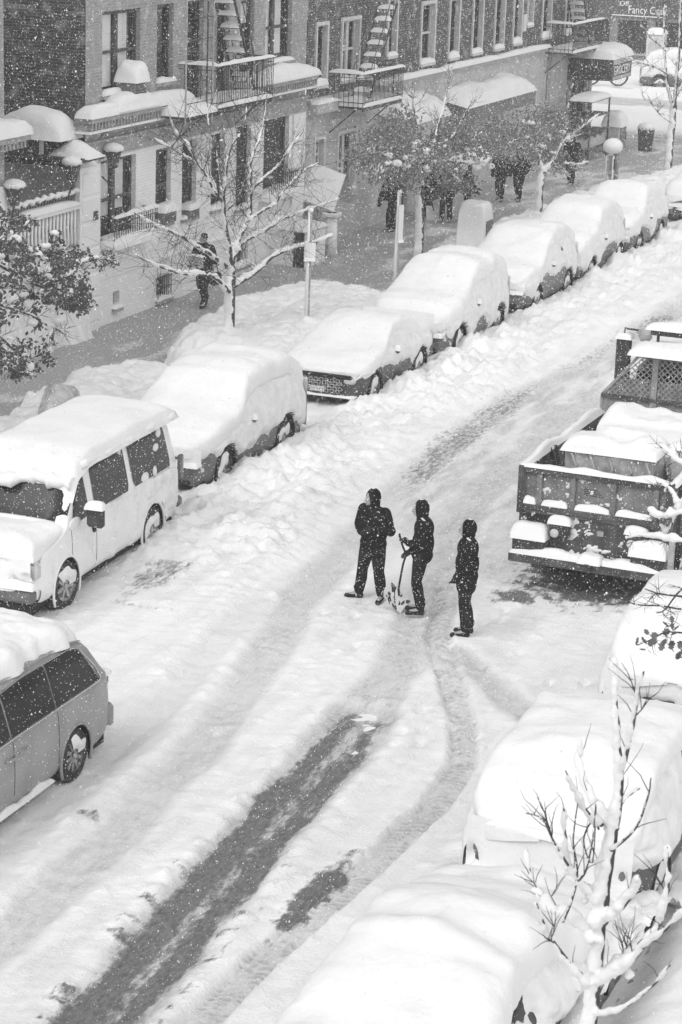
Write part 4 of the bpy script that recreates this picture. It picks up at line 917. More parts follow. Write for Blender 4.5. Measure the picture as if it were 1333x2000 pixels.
def leftcar(lbl, yfw, **k):
    L = k.get('L', 4.6); W = k.get('W', 1.86); c = car('parked_car', lbl, (XO-W/2, yfw-.86+L/2, .02), **k); return c
leftcar('large grey car under a thick smooth snow dome right behind the white van', 36.75, L=4.75, W=1.9, kind='suv', r=.37, seed=3, t=.28, thr=.47, wb=2.72, over=.14, amp=.08)
leftcar('low car with its honeycomb grille showing under the snow', 44.3, L=4.55, kind='sedan', r=.33, seed=8, t=.17, thr=.50, face=True, wb=2.75, paint=PAINTD)
leftcar('high rounded snow-covered car just beyond the car with the honeycomb grille', 49.75, L=4.7, W=1.92, kind='suv', r=.35, seed=13, t=.32, thr=.34, wb=2.85, over=.12)
leftcar('snow-covered car with scraped dark lower doors beside the mailbox', 55.85, L=4.55, kind='suv', r=.33, seed=21, t=.28, thr=.50, wb=2.7)
leftcar('snowed-in car whose bonnet rises just beyond the mailbox', 60.85, L=4.4, kind='suv', r=.32, seed=28, t=.30, thr=.50, wb=2.9)
leftcar('last car of the close row, nearest the white meter post', 66.0, L=4.4, kind='hatch', r=.32, seed=34, t=.34, thr=.52, wb=2.55)
car('parked_car', 'snow-mounded car standing out from the row at the right picture edge', (-16.3, 74.6, .02), R(-8), kind='suv', L=4.7, seed=41, t=.42, thr=.4, group=G1)
car('parked_car', 'farthest snow-covered car, side-on across the avenue', (-27.4, 117.0, .02), R(95), kind='suv', L=4.6, seed=47, t=.3, thr=.45, group=G1)
# right hand row, seen from behind / above
G2 = 'snow-buried cars along the near kerb'
for (lbl, y, sd, kd, Lc, tt) in (('snow dome of a car at the bottom edge, nearest the camera', 18.75, 52, 'sedan', 4.9, .42), ('car with a snow-caked side facing the near pavement, behind the small twiggy tree', 24.4, 57, 'suv', 4.7, .24), ('snow-smothered car parked just behind the tipper truck', 29.65, 63, 'suv', 4.6, .28)):
    car('parked_car', lbl, (-6.05+.05*(y > 29)+.05*(y < 20), y, .02), math.pi, kind=kd, L=Lc, W=2.0, seed=sd, t=tt, thr=.34, group=G2, over=.11, topa=.10, sm=.6, amp=.13, thr2=.66, paint=PAINTD)

# --- white passenger van
def make_van():
    L, W = 5.45, 2.0; T = thing('passenger_van', (-16.93, 31.15, .02), 'white passenger van with dark side windows and thick snow on its roof', 'van', None, R(3.2))
    prof = [(-L/2, .98), (-L/2+.12, 1.08), (-L/2+.75, 1.22), (-L/2+.98, 1.30), (-L/2+1.52, 1.98), (-L/2+1.95, 2.10), (L/2-.25, 2.10), (L/2-.06, 1.95), (L/2, 1.4)]
    sh = Shape(L, W, 2.10, prof, 1.20, .16, zlow=.32, taper=.09); r = .38; wh = [(-L/2+.92, r), (-L/2+.92+3.3, r)]; ra = .47
    carbody(sh, wh, ra, ns=130).build('body', PAINTW, T, True)
    MB().box(-W/2+.12, W/2-.12, -L/2+.15, L/2-.15, .22, .6).build('underbody', DARK, T)
    for k, (wy, wz) in enumerate(wh):
        for sg in (1, -1):
            wheel(T, sg*(W/2-.02), wy, r, .24, .25 if k == 0 else .6, int(wy*5)+sg, rimmat=STEEL, steer=R(-6) if k == 0 else 0); liner(T, sg*sh.hw(wy), wy, wz, ra, sg, .4, PAINTW)
    MB().grid(frontpatch(sh, -L/2+1.0, -L/2+1.54, .97)).build('windscreen', GLASSD, T, True)
    def sw(nm, a, b, s0=0, s1=0, v0=.50, v1=.705):
        for sg in (1, -1):
            for G in patch(sh, a, b, v0, v1, .012, cols=12, skew0=s0, skew1=s1, sides=(sg,), cr=.06):
                o = MB().grid(G).build(nm, GLASSD, T, True)
    sw('front_door_window', -L/2+1.12, -L/2+1.80, .36, 0); sw('side_window', -L/2+2.02, -L/2+3.32, .05, -.0); sw('side_window', -L/2+3.50, -L/2+5.05, .0, -.10)
    for sg in (1, -1):
        mm = MB().box(-.02, .26, -.06, .06, -.16, .16, M=Matrix.Translation((sg*(W/2+.12) - (.24 if sg < 0 else 0), -L/2+1.42, 1.36)), bev=.04).build('wing_mirror', BLACKM, T)
        MB().pillow(-.03, .28, -.10, .08, .12, .14, 8, 8, M=Matrix.Translation((sg*(W/2+.12) - (.24 if sg < 0 else 0), -L/2+1.40, 1.38)), seed=3).build('mirror_snow', SNOWF, mm, True)
        dh = MB().box(sg*W/2-.01, sg*W/2+.035, -L/2+1.83, -L/2+1.90, .98, 1.14, bev=.01).build('door_handle', DARK, T)
        MB().box(sg*(W/2-.035)-.13, sg*(W/2-.035)+.0 if sg > 0 else sg*(W/2-.035)+.13, -L/2-.06, -L/2+.12, .74, .96, bev=.03).build('headlight', LAMPG, T)
        MB().box(sg*(W/2-.055)-.04, sg*(W/2-.055)+.04, L/2-.02, L/2+.10, .95, 1.35, bev=.02).build('tail_light', TAILG, T)
        for yy in (-L/2+1.10, -L/2+1.98):
            G = patch(sh, yy, yy+.012, .06, .49, .004, cols=2, sides=(sg,))[0]; MB().grid(G).build('door_seam', DARK, T)
        G = patch(sh, -L/2+2.0, L/2-.2, .44, .455, .006, cols=24, sides=(sg,))[0]; MB().grid(G).build('side_moulding', PAINTW, T)
    g = MB().box(-.62, .62, -L/2-.125, -L/2-.03, .66, .94).build('grille', DARK, T)
    for k in range(4): MB().box(-.62, .62, -L/2-.14, -L/2-.12, .70+k*.07, .72+k*.07).build('grille_bar', CHROME, g)
    MB().box(-.97, .97, -L/2-.20, -L/2-.02, .40, .62, bev=.05).build('bumper', PAINTG, T); MB().box(-.93, .93, L/2+.02, L/2+.2, .42, .60, bev=.04).build('rear_bumper', PAINTG, T)
    MB().box(-.9, .9, -L/2-.10, -L/2+.2, .20, .40).build('air_dam', DARK, T)
    # wipers
    for x0 in (-.5, .25): MB().tube([(x0, -L/2+.98, 1.33), (x0+.35, -L/2+1.2, 1.60)], .012, 5).build('wiper', DARK, T)
    # snow: roof blanket, bonnet cover, caked front
    y0, y1 = -L/2+1.28, L/2+.05
    ns = 90; y = np.linspace(y0, y1, ns); v = np.linspace(-1, 1, 36); Yg, Vg = np.meshgrid(y, v, indexing='ij')
    zt = sh.topsm(np.clip(Yg, None, L/2-.3), .1); zt = np.where(Yg < -L/2+1.9, sh.topsm(Yg, .05), zt)
    e = np.clip(1-np.abs(Vg)**5, 0, 1)**.3; ee = np.clip(np.minimum((Yg-y0)/.3, (y1-Yg)/.35), 0, 1)**.45
    Xg = Vg*(.88+.03*fbm(Yg*2, Vg*0+3, 3, 3)+.02); Zg = zt-.10+(.10+.22*(.7+.6*fbm(Xg*1.1, Yg*.9, 5, 3)))*e*ee
    mb = MB().grid(np.stack([Xg, Yg, Zg], -1)); mb.build('roof_snow', SNOWF, T, True)
    MB().tube([(x, y0+.02+.10*math.sin(x*3)+.05*math.sin(9*x), 1.86+.03*math.sin(5*x)) for x in np.linspace(-.86, .86, 26)], [.10+.03*math.sin(k*1.3)+.02*math.sin(k*2.9) for k in range(26)], 8).build('roof_snow', SNOWF, T, True)
    for sg in (1, -1): MB().tube([(sg*(.86+.02*math.sin(k)), yy, 2.06+.015*math.sin(k*.7)) for k, yy in enumerate(np.linspace(y0+.4, y1-.1, 30))], [.06+.015*math.sin(k*1.9) for k in range(30)], 7).build('roof_snow', SNOWF, T, True)
    MB().pillow(-.93, .93, -L/2-.10, -L/2+1.12, 1.02, .34, 26, 20, seed=12, p=5, amp=.5).build('bonnet_snow', SNOW, T, True)
    U, V = np.meshgrid(np.linspace(-1, 1, 50), np.linspace(0, 1, 22), indexing='ij')
    nz = fbm(U*2.5, V*2.2, 71, 4); off = -.05+.16*ss(.36, .58, nz+.25*V)
    MB().grid(np.stack([U*.92, -L/2-.10-off+.04*U**2, .48+.60*V], -1)).build('front_snow', SNOW, T, True)
    MB().pillow(-.98, .98, -L/2-.22, -L/2-.02, .62, .14, 22, 8, seed=15, amp=1.0, sc=3).build('bumper_snow', SNOW, T, True)
    # crusts low on the side and window patches
    yy = np.linspace(-L/2+.1, L/2-.1, 170); s2 = sh.section(yy, 60)[:30]; X_, Z_ = s2[:, :, 0].T, s2[:, :, 1].T; YY = np.repeat(yy[:, None], 30, 1)
    off = -.02+.05*ss(.54, .62, fbm(YY*2.2, Z_*2.8, 91, 5)+.1*ss(-.5, 2, YY)); fs = []
    for i in range(169):
        for j in range(29):
            if off[i:i+2, j:j+2].max() < -.012 or any(math.hypot(yy[i]-q[0], Z_[i, j]-q[1]) < ra+.02 for q in wh): continue
            fs.append((i*30+j, (i+1)*30+j, (i+1)*30+j+1, i*30+j+1))
    MB().add(np.stack([X_+off, YY, Z_], -1).reshape(-1, 3), fs).build('snow_crust', PLASTER, T, True)
    for (a, v_, ry, rz) in ((-L/2+4.75, .66, .10, .10), (-L/2+4.55, .60, .12, .07), (-L/2+3.95, .53, .16, .09), (-L/2+4.35, .52, .08, .10), (-L/2+3.2, .67, .05, .09), (-L/2+1.25, .53, .22, .10)):
        s = sh.section([a], 61)[:, 0]; p = s[int(v_*60)]; MB().ell((p[0]+.01, a, p[1]), (.03, ry, rz), 9, 6).build('window_snow', PLASTER, T, True)
    return T
make_van()

# --- silver minivan leaving at the left edge
def make_minivan():
    L, W = 5.1, 1.99; T = thing('silver_minivan', (-13.55, 22.15, .02), 'silver minivan with dark windows, heading out of the picture at the left edge', 'minivan', None, R(0.5))
    prof = [(-L/2, .78), (-L/2+.2, .95), (-L/2+.8, 1.08), (-L/2+1.1, 1.15), (-L/2+2.0, 1.62), (-L/2+2.5, 1.74), (L/2-1.0, 1.72), (L/2-.5, 1.64), (L/2-.16, 1.25), (L/2-.04, 1.10), (L/2, .75)]
    sh = Shape(L, W, 1.74, prof, 1.06, .17, zlow=.22, taper=.13); r = .345; wh = [(-L/2+.95, r), (-L/2+3.98, r)]; ra = .41
    carbody(sh, wh, ra, ns=130).build('body', PAINTS, T, True); MB().box(-W/2+.12, W/2-.12, -L/2+.15, L/2-.15, .16, .55).build('underbody', DARK, T)
    for (wy, wz) in wh:
        for sg in (1, -1): wheel(T, sg*(W/2-.025), wy, r, .22, .12, int(wy*5)+sg, spokes=10); liner(T, sg*sh.hw(wy), wy, wz, ra, sg, .3, PAINTS)
    MB().grid(frontpatch(sh, -L/2+1.15, -L/2+1.98, .93)).build('windscreen', GLASSD, T, True)
    MB().grid(frontpatch(sh, L/2-.46, L/2-.18, .9)).build('rear_window', GLASSD, T, True)
    for sg in (1, -1):
        for a, b, s0, s1 in ((-L/2+1.55, -L/2+2.4, .35, 0), (-L/2+2.44, -L/2+3.5, 0, 0), (-L/2+3.53, L/2-.42, 0, -.34)):
            G = patch(sh, a, b, .50, .695, .010, cols=12, skew0=s0, skew1=s1, sides=(sg,))[0]; o = MB().grid(G).build('side_window', GLASSD, T, True)
        p = [patch(sh, a, a+.01, v, v+.01, .016, cols=2, sides=(sg,))[0][0, 0] for a, v in [(-L/2+1.5, .495), (-L/2+2.5, .492), (-L/2+3.4, .492), (L/2-.5, .492), (L/2-.38, .50), (L/2-.46, .58), (L/2-.72, .695), (L/2-.9, .705), (-L/2+3.0, .705), (-L/2+2.3, .70)]]
        MB().tube(p, .012, 5).build('window_trim', CHROME, T)
        for yy in (-L/2+2.22, -L/2+2.55):
            MB().tube([(sg*(W/2-.004), yy, .90), (sg*(W/2+.035), yy+.03, .90), (sg*(W/2+.035), yy+.17, .90), (sg*(W/2-.004), yy+.2, .90)], .016, 6).build('door_handle', PAINTS, T)
        for a, b in ((.49, .06),):
            for yy in (-L/2+2.42, -L/2+3.52):
                G = patch(sh, yy, yy+.010, .06, .49, .004, cols=2, sides=(sg,))[0]; MB().grid(G).build('door_seam', DARK, T)
        G = patch(sh, -L/2+1.3, L/2-.3, .468, .488, .010, cols=24, sides=(sg,))[0]; MB().grid(G).build('beltline_trim', PAINTS, T)
        tl = MB().ell((sg*(sh.hw(L/2)*.92), L/2-.05, .96), (.08, .10, .13)).build('tail_light', TAILG, T, True); MB().pillow(sg*.80-.10, sg*.80+.09, L/2-.16, L/2+.05, 1.03, .08, seed=3).build('lamp_snow', SNOWF, tl, True)
        MB().box(sg*(W/2-.05), sg*(W/2-.05)+.03, wh[1][0]+.40, wh[1][0]+.46, .16, .40).build('mud_flap', DARK, T)
        MB().pillow(-.06, .03, -L/2+1.6, L/2-1.7, .22, .09, 6, 36, M=Matrix.Translation((sg*(W/2-.02), 0, 0)), seed=4, amp=1.6, sc=4).build('sill_snow', PLASTER, T, True)
        G = patch(sh, -L/2+1.4, L/2-.55, .735, .75, .025, cols=24, sides=(sg,))[0]; MB().grid(G).build('roof_rail', PAINTS, T)
    MB().box(-.9, .9, L/2+.02, L/2+.12, .30, .62, bev=.05).build('rear_bumper', PAINTS, T)
    ns = 70; y = np.linspace(-L/2+.9, L/2-.36, ns); v = np.linspace(-1, 1, 30); Yg, Vg = np.meshgrid(y, v, indexing='ij')
    e = np.clip(1-np.abs(Vg)**4, 0, 1)**.4*np.clip(np.minimum((Yg-y[0])/.5, (y[-1]-Yg)/.45), 0, 1)**.5
    Xg = Vg*(.74+.13*(fbm(Yg*2.6, Vg*0+sgn(Vg)*2, 3, 4)-.5)*2); Zg = sh.topsm(Yg, .1)-.04+e*(.20+.14*fbm(Xg*3, Yg*3, 8, 4)+.07*(1-2*abs(fbm(Xg*5, Yg*5, 9, 3)-.5)))
    MB().grid(np.stack([Xg, Yg, Zg], -1)).build('roof_snow', SNOW, T, True)
def sgn(v): return np.where(v > 0, 1.0, -1.0)
make_minivan()
# roof racks / bicycle-like bundle poking up behind the van
t = thing('roof_bundle', (-19.35, 35.6, .1), 'grey wrapped bundle poking out of the snow bank behind the white van', 'bundle')
MB().tube([(0, -.35, .5), (0, -.25, 1.3), (0, 0, 1.55), (0, .3, 1.45), (0, .5, 1.2), (0, .55, .6)], [.2, .25, .28, .27, .2, .15], 12).build('wrapped_body', BAG, t, True)
MB().tube([(.0, -1.1, .5), (0, -.9, .95), (0, -.6, 1.0), (0, -.4, .6)], .2, 10).build('wrapped_end', BAG, t, True)
for k in range(3): MB().tube([(.27*math.cos(a), .05+k*.15, 1.25+.28*math.sin(a)) for a in np.linspace(0, math.pi, 9)], .012, 5).build('seam', DARK, t)

# ------------------------------------------------------------------ tipper truck (local: rear at y=0, front +y)
TK = thing('tipper_truck', (-8.86, 33.66, 0), 'dark tipper truck seen from behind with snow-filled bed and mesh guard', 'truck', None, R(-1.0))
W = 1.24
tg = MB().box(-W, W, -.03, .05, 1.30, 2.02).build('tailgate', PLANK, TK)
for x in (-W+.06, -W+.34, -.36, .30, .98, W-.08): MB().box(x-.045, x+.045, -.09, -.03, 1.42, 2.0, bev=.01).build('tailgate_rib', PLANK, tg)
MB().box(-W, W, -.11, -.03, 1.96, 2.05, bev=.01).build('top_rail', TRUCKP, tg); MB().box(-W, W, -.12, -.03, 1.36, 1.46, bev=.01).build('bottom_rail', TRUCKP, tg)
MB().box(-W, -W+.10, -.13, .02, 1.30, 2.07, bev=.01).build('corner_post', TRUCKP, TK); MB().box(W-.10, W, -.13, .02, 1.30, 2.07, bev=.01).build('corner_post', TRUCKP, TK)
MB().box(-W+.02, W-.02, -.02, .04, .72, 1.30).build('lower_panel', TRUCKP, TK)
for k in range(22): MB().box(-W+.08+k*.022, -W+.09+k*.022, -.03, -.02, .90, 1.28).build('panel_groove', DARK, TK)
MB().box(-.05+.12, .05+.12, -.035, -.02, 1.07, 1.15).build('badge', STEEL, TK)
MB().pillow(-W, W, -.13, .04, 2.05, .08, 50, 6, seed=21, amp=1.6, sc=3).build('rail_snow', SNOWF, tg, True)
for a_, b_ in ((-W+.1, -W+.3), (-W+.4, -.42), (-.3, .26), (.36, .94)): MB().pillow(a_, b_, -.12, -.03, 1.46, .11, 18, 6, seed=int(a_*9)+40, amp=1.2, sc=3).build('ledge_snow', SNOWF, tg, True)
pl_ = MB().box(-.22, .17, -.036, -.03, 1.66, 1.84).build('faded_plate', STUCCOD, tg)
for k in range(4): MB().box(-.18+.0*k, .13-.03*k, -.040, -.0365, 1.70+k*.03, 1.71+k*.03).build('plate_line', DARK, pl_)
# snow spatter clinging to the tail
U, V = np.meshgrid(np.linspace(-W+.05, W-.05, 90), np.linspace(.74, 1.95, 50), indexing='ij')
nz = fbm(U*9, V*12, 6, 4); of = -.012+.03*ss(.66, .72, nz); fs_ = [(i*50+j, (i+1)*50+j, (i+1)*50+j+1, i*50+j+1) for i in range(89) for j in range(49) if of[i:i+2, j:j+2].max() > -.008]
MB().add(np.stack([U, -.03-of, V], -1).reshape(-1, 3), fs_).build('snow_spatter', PLASTER, TK, True)
# bed
MB().box(-W, W, .05, 4.3, 1.12, 1.22).build('bed_floor', TRUCKP, TK)
for sg in (-1, 1):
    sd = MB().box(min(sg*W, sg*(W-.06)), max(sg*W, sg*(W-.06)), .05, 4.3, 1.15, 2.0).build('side_board', TRUCKP, TK)
    for k in range(6): MB().box(min(sg*W, sg*(W+.06)), max(sg*W, sg*(W+.06)), .3+k*.75, .38+k*.75, 1.15, 1.98).build('side_rib', TRUCKP, sd)
    MB().pillow(-.07, .07, .0, 4.3, 2.0, .14, 6, 34, M=Matrix.Translation((sg*(W-.03), 0, 0)), seed=8+sg, amp=1.3, sc=2).build('board_snow', SNOWF, sd, True)
# chassis, bumper, light boxes
MB().box(-.9, .9, .15, 4.2, .40, .85).build('chassis', DARK, TK); MB().box(-W+.05, W-.05, .2, 4.2, .85, 1.12).build('subframe', DARK, TK)
bp = MB().box(-W-.04, W+.02, -.30, -.10, .54, .68, bev=.015).build('rear_bumper', TRUCKP, TK)
MB().pillow(-W-.02, W, -.31, -.06, .68, .13, 40, 6, seed=11, amp=1.3, sc=2.2).build('bumper_snow', SNOWF, bp, True)
for x0, x1, z0, z1, h in ((-W+.0, -W+.52, .70, .92, .24), (W-.56, W-.02, .70, .90, .26)):
    b_ = MB().box(x0, x1, -.26, .0, z0, z1, bev=.02).build('step_box', BLACKM, TK); MB().pillow(x0-.03, x1+.03, -.3, .02, z1, h, 14, 8, seed=int(x0*9)+20, p=4, amp=.3).build('step_snow', SNOWF, b_, True)
for x in (-.52, .72):
    b_ = MB().box(x-.16, x+.16, -.16, -.02, .98, 1.20, bev=.02).build('light_box', BLACKM, TK); MB().pillow(x-.19, x+.19, -.18, .0, 1.20, .14, 12, 8, seed=int(x*9)+30, amp=.5).build('box_snow', SNOWF, b_, True)
    MB().lathe([(.07, .0), (.07, .03), (.05, .05), (.001, .055)], 14, Matrix.Translation((x-.06, -.16, 1.06)) @ Matrix.Rotation(-math.pi/2, 4, 'Z')).build('round_lamp', LAMPG, b_)
ht = MB().tube([(.05, -.05, .62), (.05, -.34, .62), (.05, -.40, .72)], .05, 8).build('tow_hook', BLACKM, TK)
MB().pillow(-.12, .25, -.42, -.1, .70, .16, seed=7, amp=1.0, sc=4).build('hook_snow', SNOW, ht, True)
for x in (-.2, .3, .6): MB().tube([(x-.25, -.18, .80), (x, -.2, .74), (x+.3, -.19, .72)], .015, 5).build('safety_chain', STEEL, TK)
for sg in (-1, 1):
    for yy, rr in ((1.3, .48), (6.0, .48)):
        for q in ((0, .26) if yy < 3 else (0,)): wheel(TK, sg*(W-.06-q), yy, rr, .24, .3, int(yy)+sg, rimmat=STEEL)
    MB().box(sg*W-.28 if sg > 0 else -W+.02, sg*W-.02 if sg > 0 else -W+.28, .75, .78, .15, .95).build('mud_flap', RUBBER, TK)
MB().box(W+.03, W+.12, -.25, -.18, .35, 1.35, bev=.01).build('marker_post', STEEL, TK)
# load
MB().pillow(-W+.06, W-.06, .06, 4.25, 1.24, .20, 20, 34, seed=17, p=8, amp=1.0, sc=1.2).build('bed_snow', SNOW, TK, True)
t = thing('tarped_pallet', (-8.85, 34.3, 1.80), 'plastic-wrapped sacks under snow near the tailgate of the truck', 'pallet')
U, V = np.meshgrid(np.linspace(0, 2*math.pi, 60), np.linspace(0, 1, 12), indexing='ij')
rr = 1+.06*np.sin(U*9+V*3)+.05*fbm(U*3, V*3, 3)
MB().grid(np.stack([np.sign(np.cos(U))*np.abs(np.cos(U))**.5*.72*rr, .42+np.sign(np.sin(U))*np.abs(np.sin(U))**.5*.48*rr, .46*V], -1)).build('wrapping', BAG, t, True)
MB().pillow(-.78, .78, -.12, .95, .42, .24, 20, 16, seed=5, amp=1.3, sc=3).build('snow_cover', SNOW, t, True)
MB().box(-.75, .75, -.1, .95, -.5, .0).build('pallet_base', PLANK, t)
for k in range(5): MB().tube([(-.6+k*.3, -.10, .02), (-.5+k*.3, -.12, .2), (-.62+k*.3, -.06, .44)], .02, 5).build('fold', BAG, t)
t = thing('salt_hopper', (-9.55, 36.3, 1.5), 'low hopper box across the truck bed under a long thick snow slab', 'hopper')
MB().box(0, 1.45, 0, .9, 0, .55, bev=.03).build('hopper_body', TRUCKP, t); MB().box(.1, 1.35, -.03, .0, .08, .45).build('front_plate', STUCCOD, t)
MB().pillow(-.06, 1.5, -.08, .98, .50, .40, 22, 16, seed=6, p=5, amp=.8).build('snow_cover', SNOWF, t, True)
t = thing('wrapped_carton', (-8.0, 34.7, 1.62), 'pale plastic-covered upright carton standing in the truck bed', 'carton')
MB().box(0, .5, 0, .35, 0, .72, bev=.04).build('carton_body', BAG, t); MB().pillow(-.02, .52, -.02, .37, .70, .10, seed=2).build('snow_cover', SNOWF, t, True)
MB().tube([(0, -.01, .2), (.25, -.02, .3), (.5, -.01, .5)], .012, 5).build('strap', STUCCO, t)
t = thing('timber_pile', (-8.55, 34.95, 1.75), 'untidy snow-dusted boards leaning across the truck bed', 'boards')
for k in range(7):
    a = R(random.uniform(20, 60)); M = Matrix.Translation((.1+k*.13, .1*k, .05+.04*k)) @ Matrix.Rotation(a, 4, 'Z') @ Matrix.Rotation(R(-14), 4, 'Y')
    b_ = MB().box(0, .95, 0, .12, 0, .035, M=M).build('board', PLANK, t); MB().pillow(0, .95, 0, .13, .035, .08, 12, 6, M=M, seed=k).build('board_snow', SNOWF, b_, True)
for k in range(14):
    lx, ly = random.uniform(-9.8, -7.9), random.uniform(34.0, 37.2); t = None
    MB().ell((lx+8.86, ly-33.66, 1.42+random.uniform(0, .25)), (random.uniform(.10, .28), random.uniform(.10, .25), random.uniform(.10, .2)), 10, 7).build('snow_heap', SNOW, TK, True)
for k in range(5):
    x_ = random.uniform(-.9, .9); y_ = random.uniform(.7, 3.2); MB().tube([(x_, y_, 1.5), (x_+random.uniform(-.4, .4), y_+.2, 2.15)], .03, 5).build('loose_pole', DARK, TK)
# headache guard: tapered panel with lattice openings, cab beyond
cp_ = empty('mesh_guard', TK, (0, 4.38, 0))
zB, zM, zT = 2.0, 2.30, 3.05
def gx(z): return W+.0 if z <= zM else W-.62*(z-zM)/(zT-zM)
MB().add([(-W, 0, 1.2), (W, 0, 1.2), (W, 0, zM), (-W, 0, zM)], [(0, 1, 2, 3)]).build('guard_plate', GUARD, cp_)
MB().box(-W, W, -.05, .0, zM-.05, zM+.02).build('guard_rail', TRUCKP, cp_); MB().box(-gx(zT), gx(zT), -.05, .04, zT-.03, zT+.05).build('guard_rail', TRUCKP, cp_)
for sg in (-1, 1): MB().tube([(sg*W, 0, 1.9), (sg*W, 0, zM), (sg*gx(zT), 0, zT)], .035, 4).build('guard_edge', GUARD, cp_)
for x in (-.32, .42): MB().box(x-.05, x+.05, -.05, .02, 1.95, zT).build('guard_bar', GUARD, cp_)
lat = MB(); st = .075
for sg in (1, -1):
    for k in range(-50, 60):
        c0 = k*st*1.4; pts = []
        for z in np.linspace(zM+.02, zT-.03, 24):
            x = c0+sg*(z-zM)
            if abs(x) < gx(z)-.04: pts.append((x, -.01+.004*sg, z))
        if len(pts) > 1: lat.tube([pts[0], pts[-1]], .011, 4)
lat.build('lattice', GUARD, cp_)
MB().add([(-gx(zM)+.02, .02, zM), (gx(zM)-.02, .02, zM), (gx(2.62), .02, 2.62), (-gx(2.62), .02, 2.62)], [(0, 1, 2, 3)]).build('snow_plastered_mesh', GUARD, cp_)
MB().pillow(-.78, .78, -.25, .45, zT+.03, .22, 20, 10, seed=3, amp=.7).build('guard_snow', SNOWF, cp_, True)
cab = MB().box(-.78, .95, 4.75, 6.5, .8, 2.90, bev=.16).build('cab', PAINTD, TK)
MB().box(-.75, .75, 4.735, 4.75, 2.05, 2.70, bev=.004).build('rear_window', GLASSD, cab); MB().box(-.75, .9, 6.4, 7.7, .75, 1.75, bev=.15).build('bonnet', PAINTD, TK)
for sg in (-1, 1): MB().box((-.79 if sg < 0 else .94), (-.77 if sg < 0 else .96), 5.3, 6.2, 2.0, 2.65).build('side_window', GLASSD, cab)
MB().pillow(-.82, 1.0, 4.9, 6.55, 2.86, .26, 20, 18, seed=13, p=6).build('cab_snow', SNOWF, cab, True)
bar = MB().box(-.62, .9, 4.95, 5.2, 3.30, 3.42, bev=.03).build('beacon_bar', BLACKM, TK); MB().pillow(-.7, 1.0, 4.9, 5.25, 3.40, .16, 20, 8, seed=3).build('bar_snow', SNOWF, bar, True)
for x in (-.5, .75): MB().cyl((x, 5.08, 2.95), (x, 5.08, 3.32), .03, 6).build('bar_post', BLACKM, bar)
for sg in (-1, 1):
    mr = MB().tube([(sg*.95, 6.1, 3.12), (sg*1.38, 6.1, 3.14), (sg*1.40, 6.1, 2.9)], .022, 6).build('mirror_arm', BLACKM, TK)
    MB().box(sg*1.38-.14, sg*1.38+.14, 6.05, 6.14, 2.18, 2.95, bev=.03).build('wing_mirror', BLACKM, mr); MB().pillow(sg*1.38-.15, sg*1.38+.15, 6.0, 6.18, 2.95, .1, seed=2).build('mirror_snow', SNOWF, mr, True)
    MB().ell((sg*1.0, 6.1, 3.05), (.13, .10, .14)).build('round_mirror', STEEL, mr, True)

# ------------------------------------------------------------------ people
def blobmesh(name, chains, voxel, m, parent, smooth_it=4):
    mb = MB()
    for ch in chains:
        if ch[0] == 'e': mb.ell(ch[1], ch[2], 16, 10, ch[3] if len(ch) > 3 else None)
        else:
            _, pts, rad = ch; mb.tube(pts, rad, 14)
            for p, r in zip(pts, rad): mb.ell(p, (r*.99,)*3, 14, 8)
    me = bpy.data.meshes.new('t'); me.from_pydata(mb.v, [], mb.f); o = bpy.data.objects.new('t', me); C.objects.link(o)
    r = o.modifiers.new('r', 'REMESH'); r.mode = 'VOXEL'; r.voxel_size = voxel
    s = o.modifiers.new('s', 'SMOOTH'); s.iterations = smooth_it; s.factor = .5
    dg = bpy.context.evaluated_depsgraph_get(); nm = bpy.data.meshes.new_from_object(o.evaluated_get(dg)); bpy.data.objects.remove(o); bpy.data.meshes.remove(me)
    nm.name = name; nm.materials.clear(); nm.materials.append(m); nm.polygons.foreach_set('use_smooth', [True]*len(nm.polygons))
    q = bpy.data.objects.new(name, nm); C.objects.link(q); q.parent = parent; return q
def V3(*a): return Vector(a)
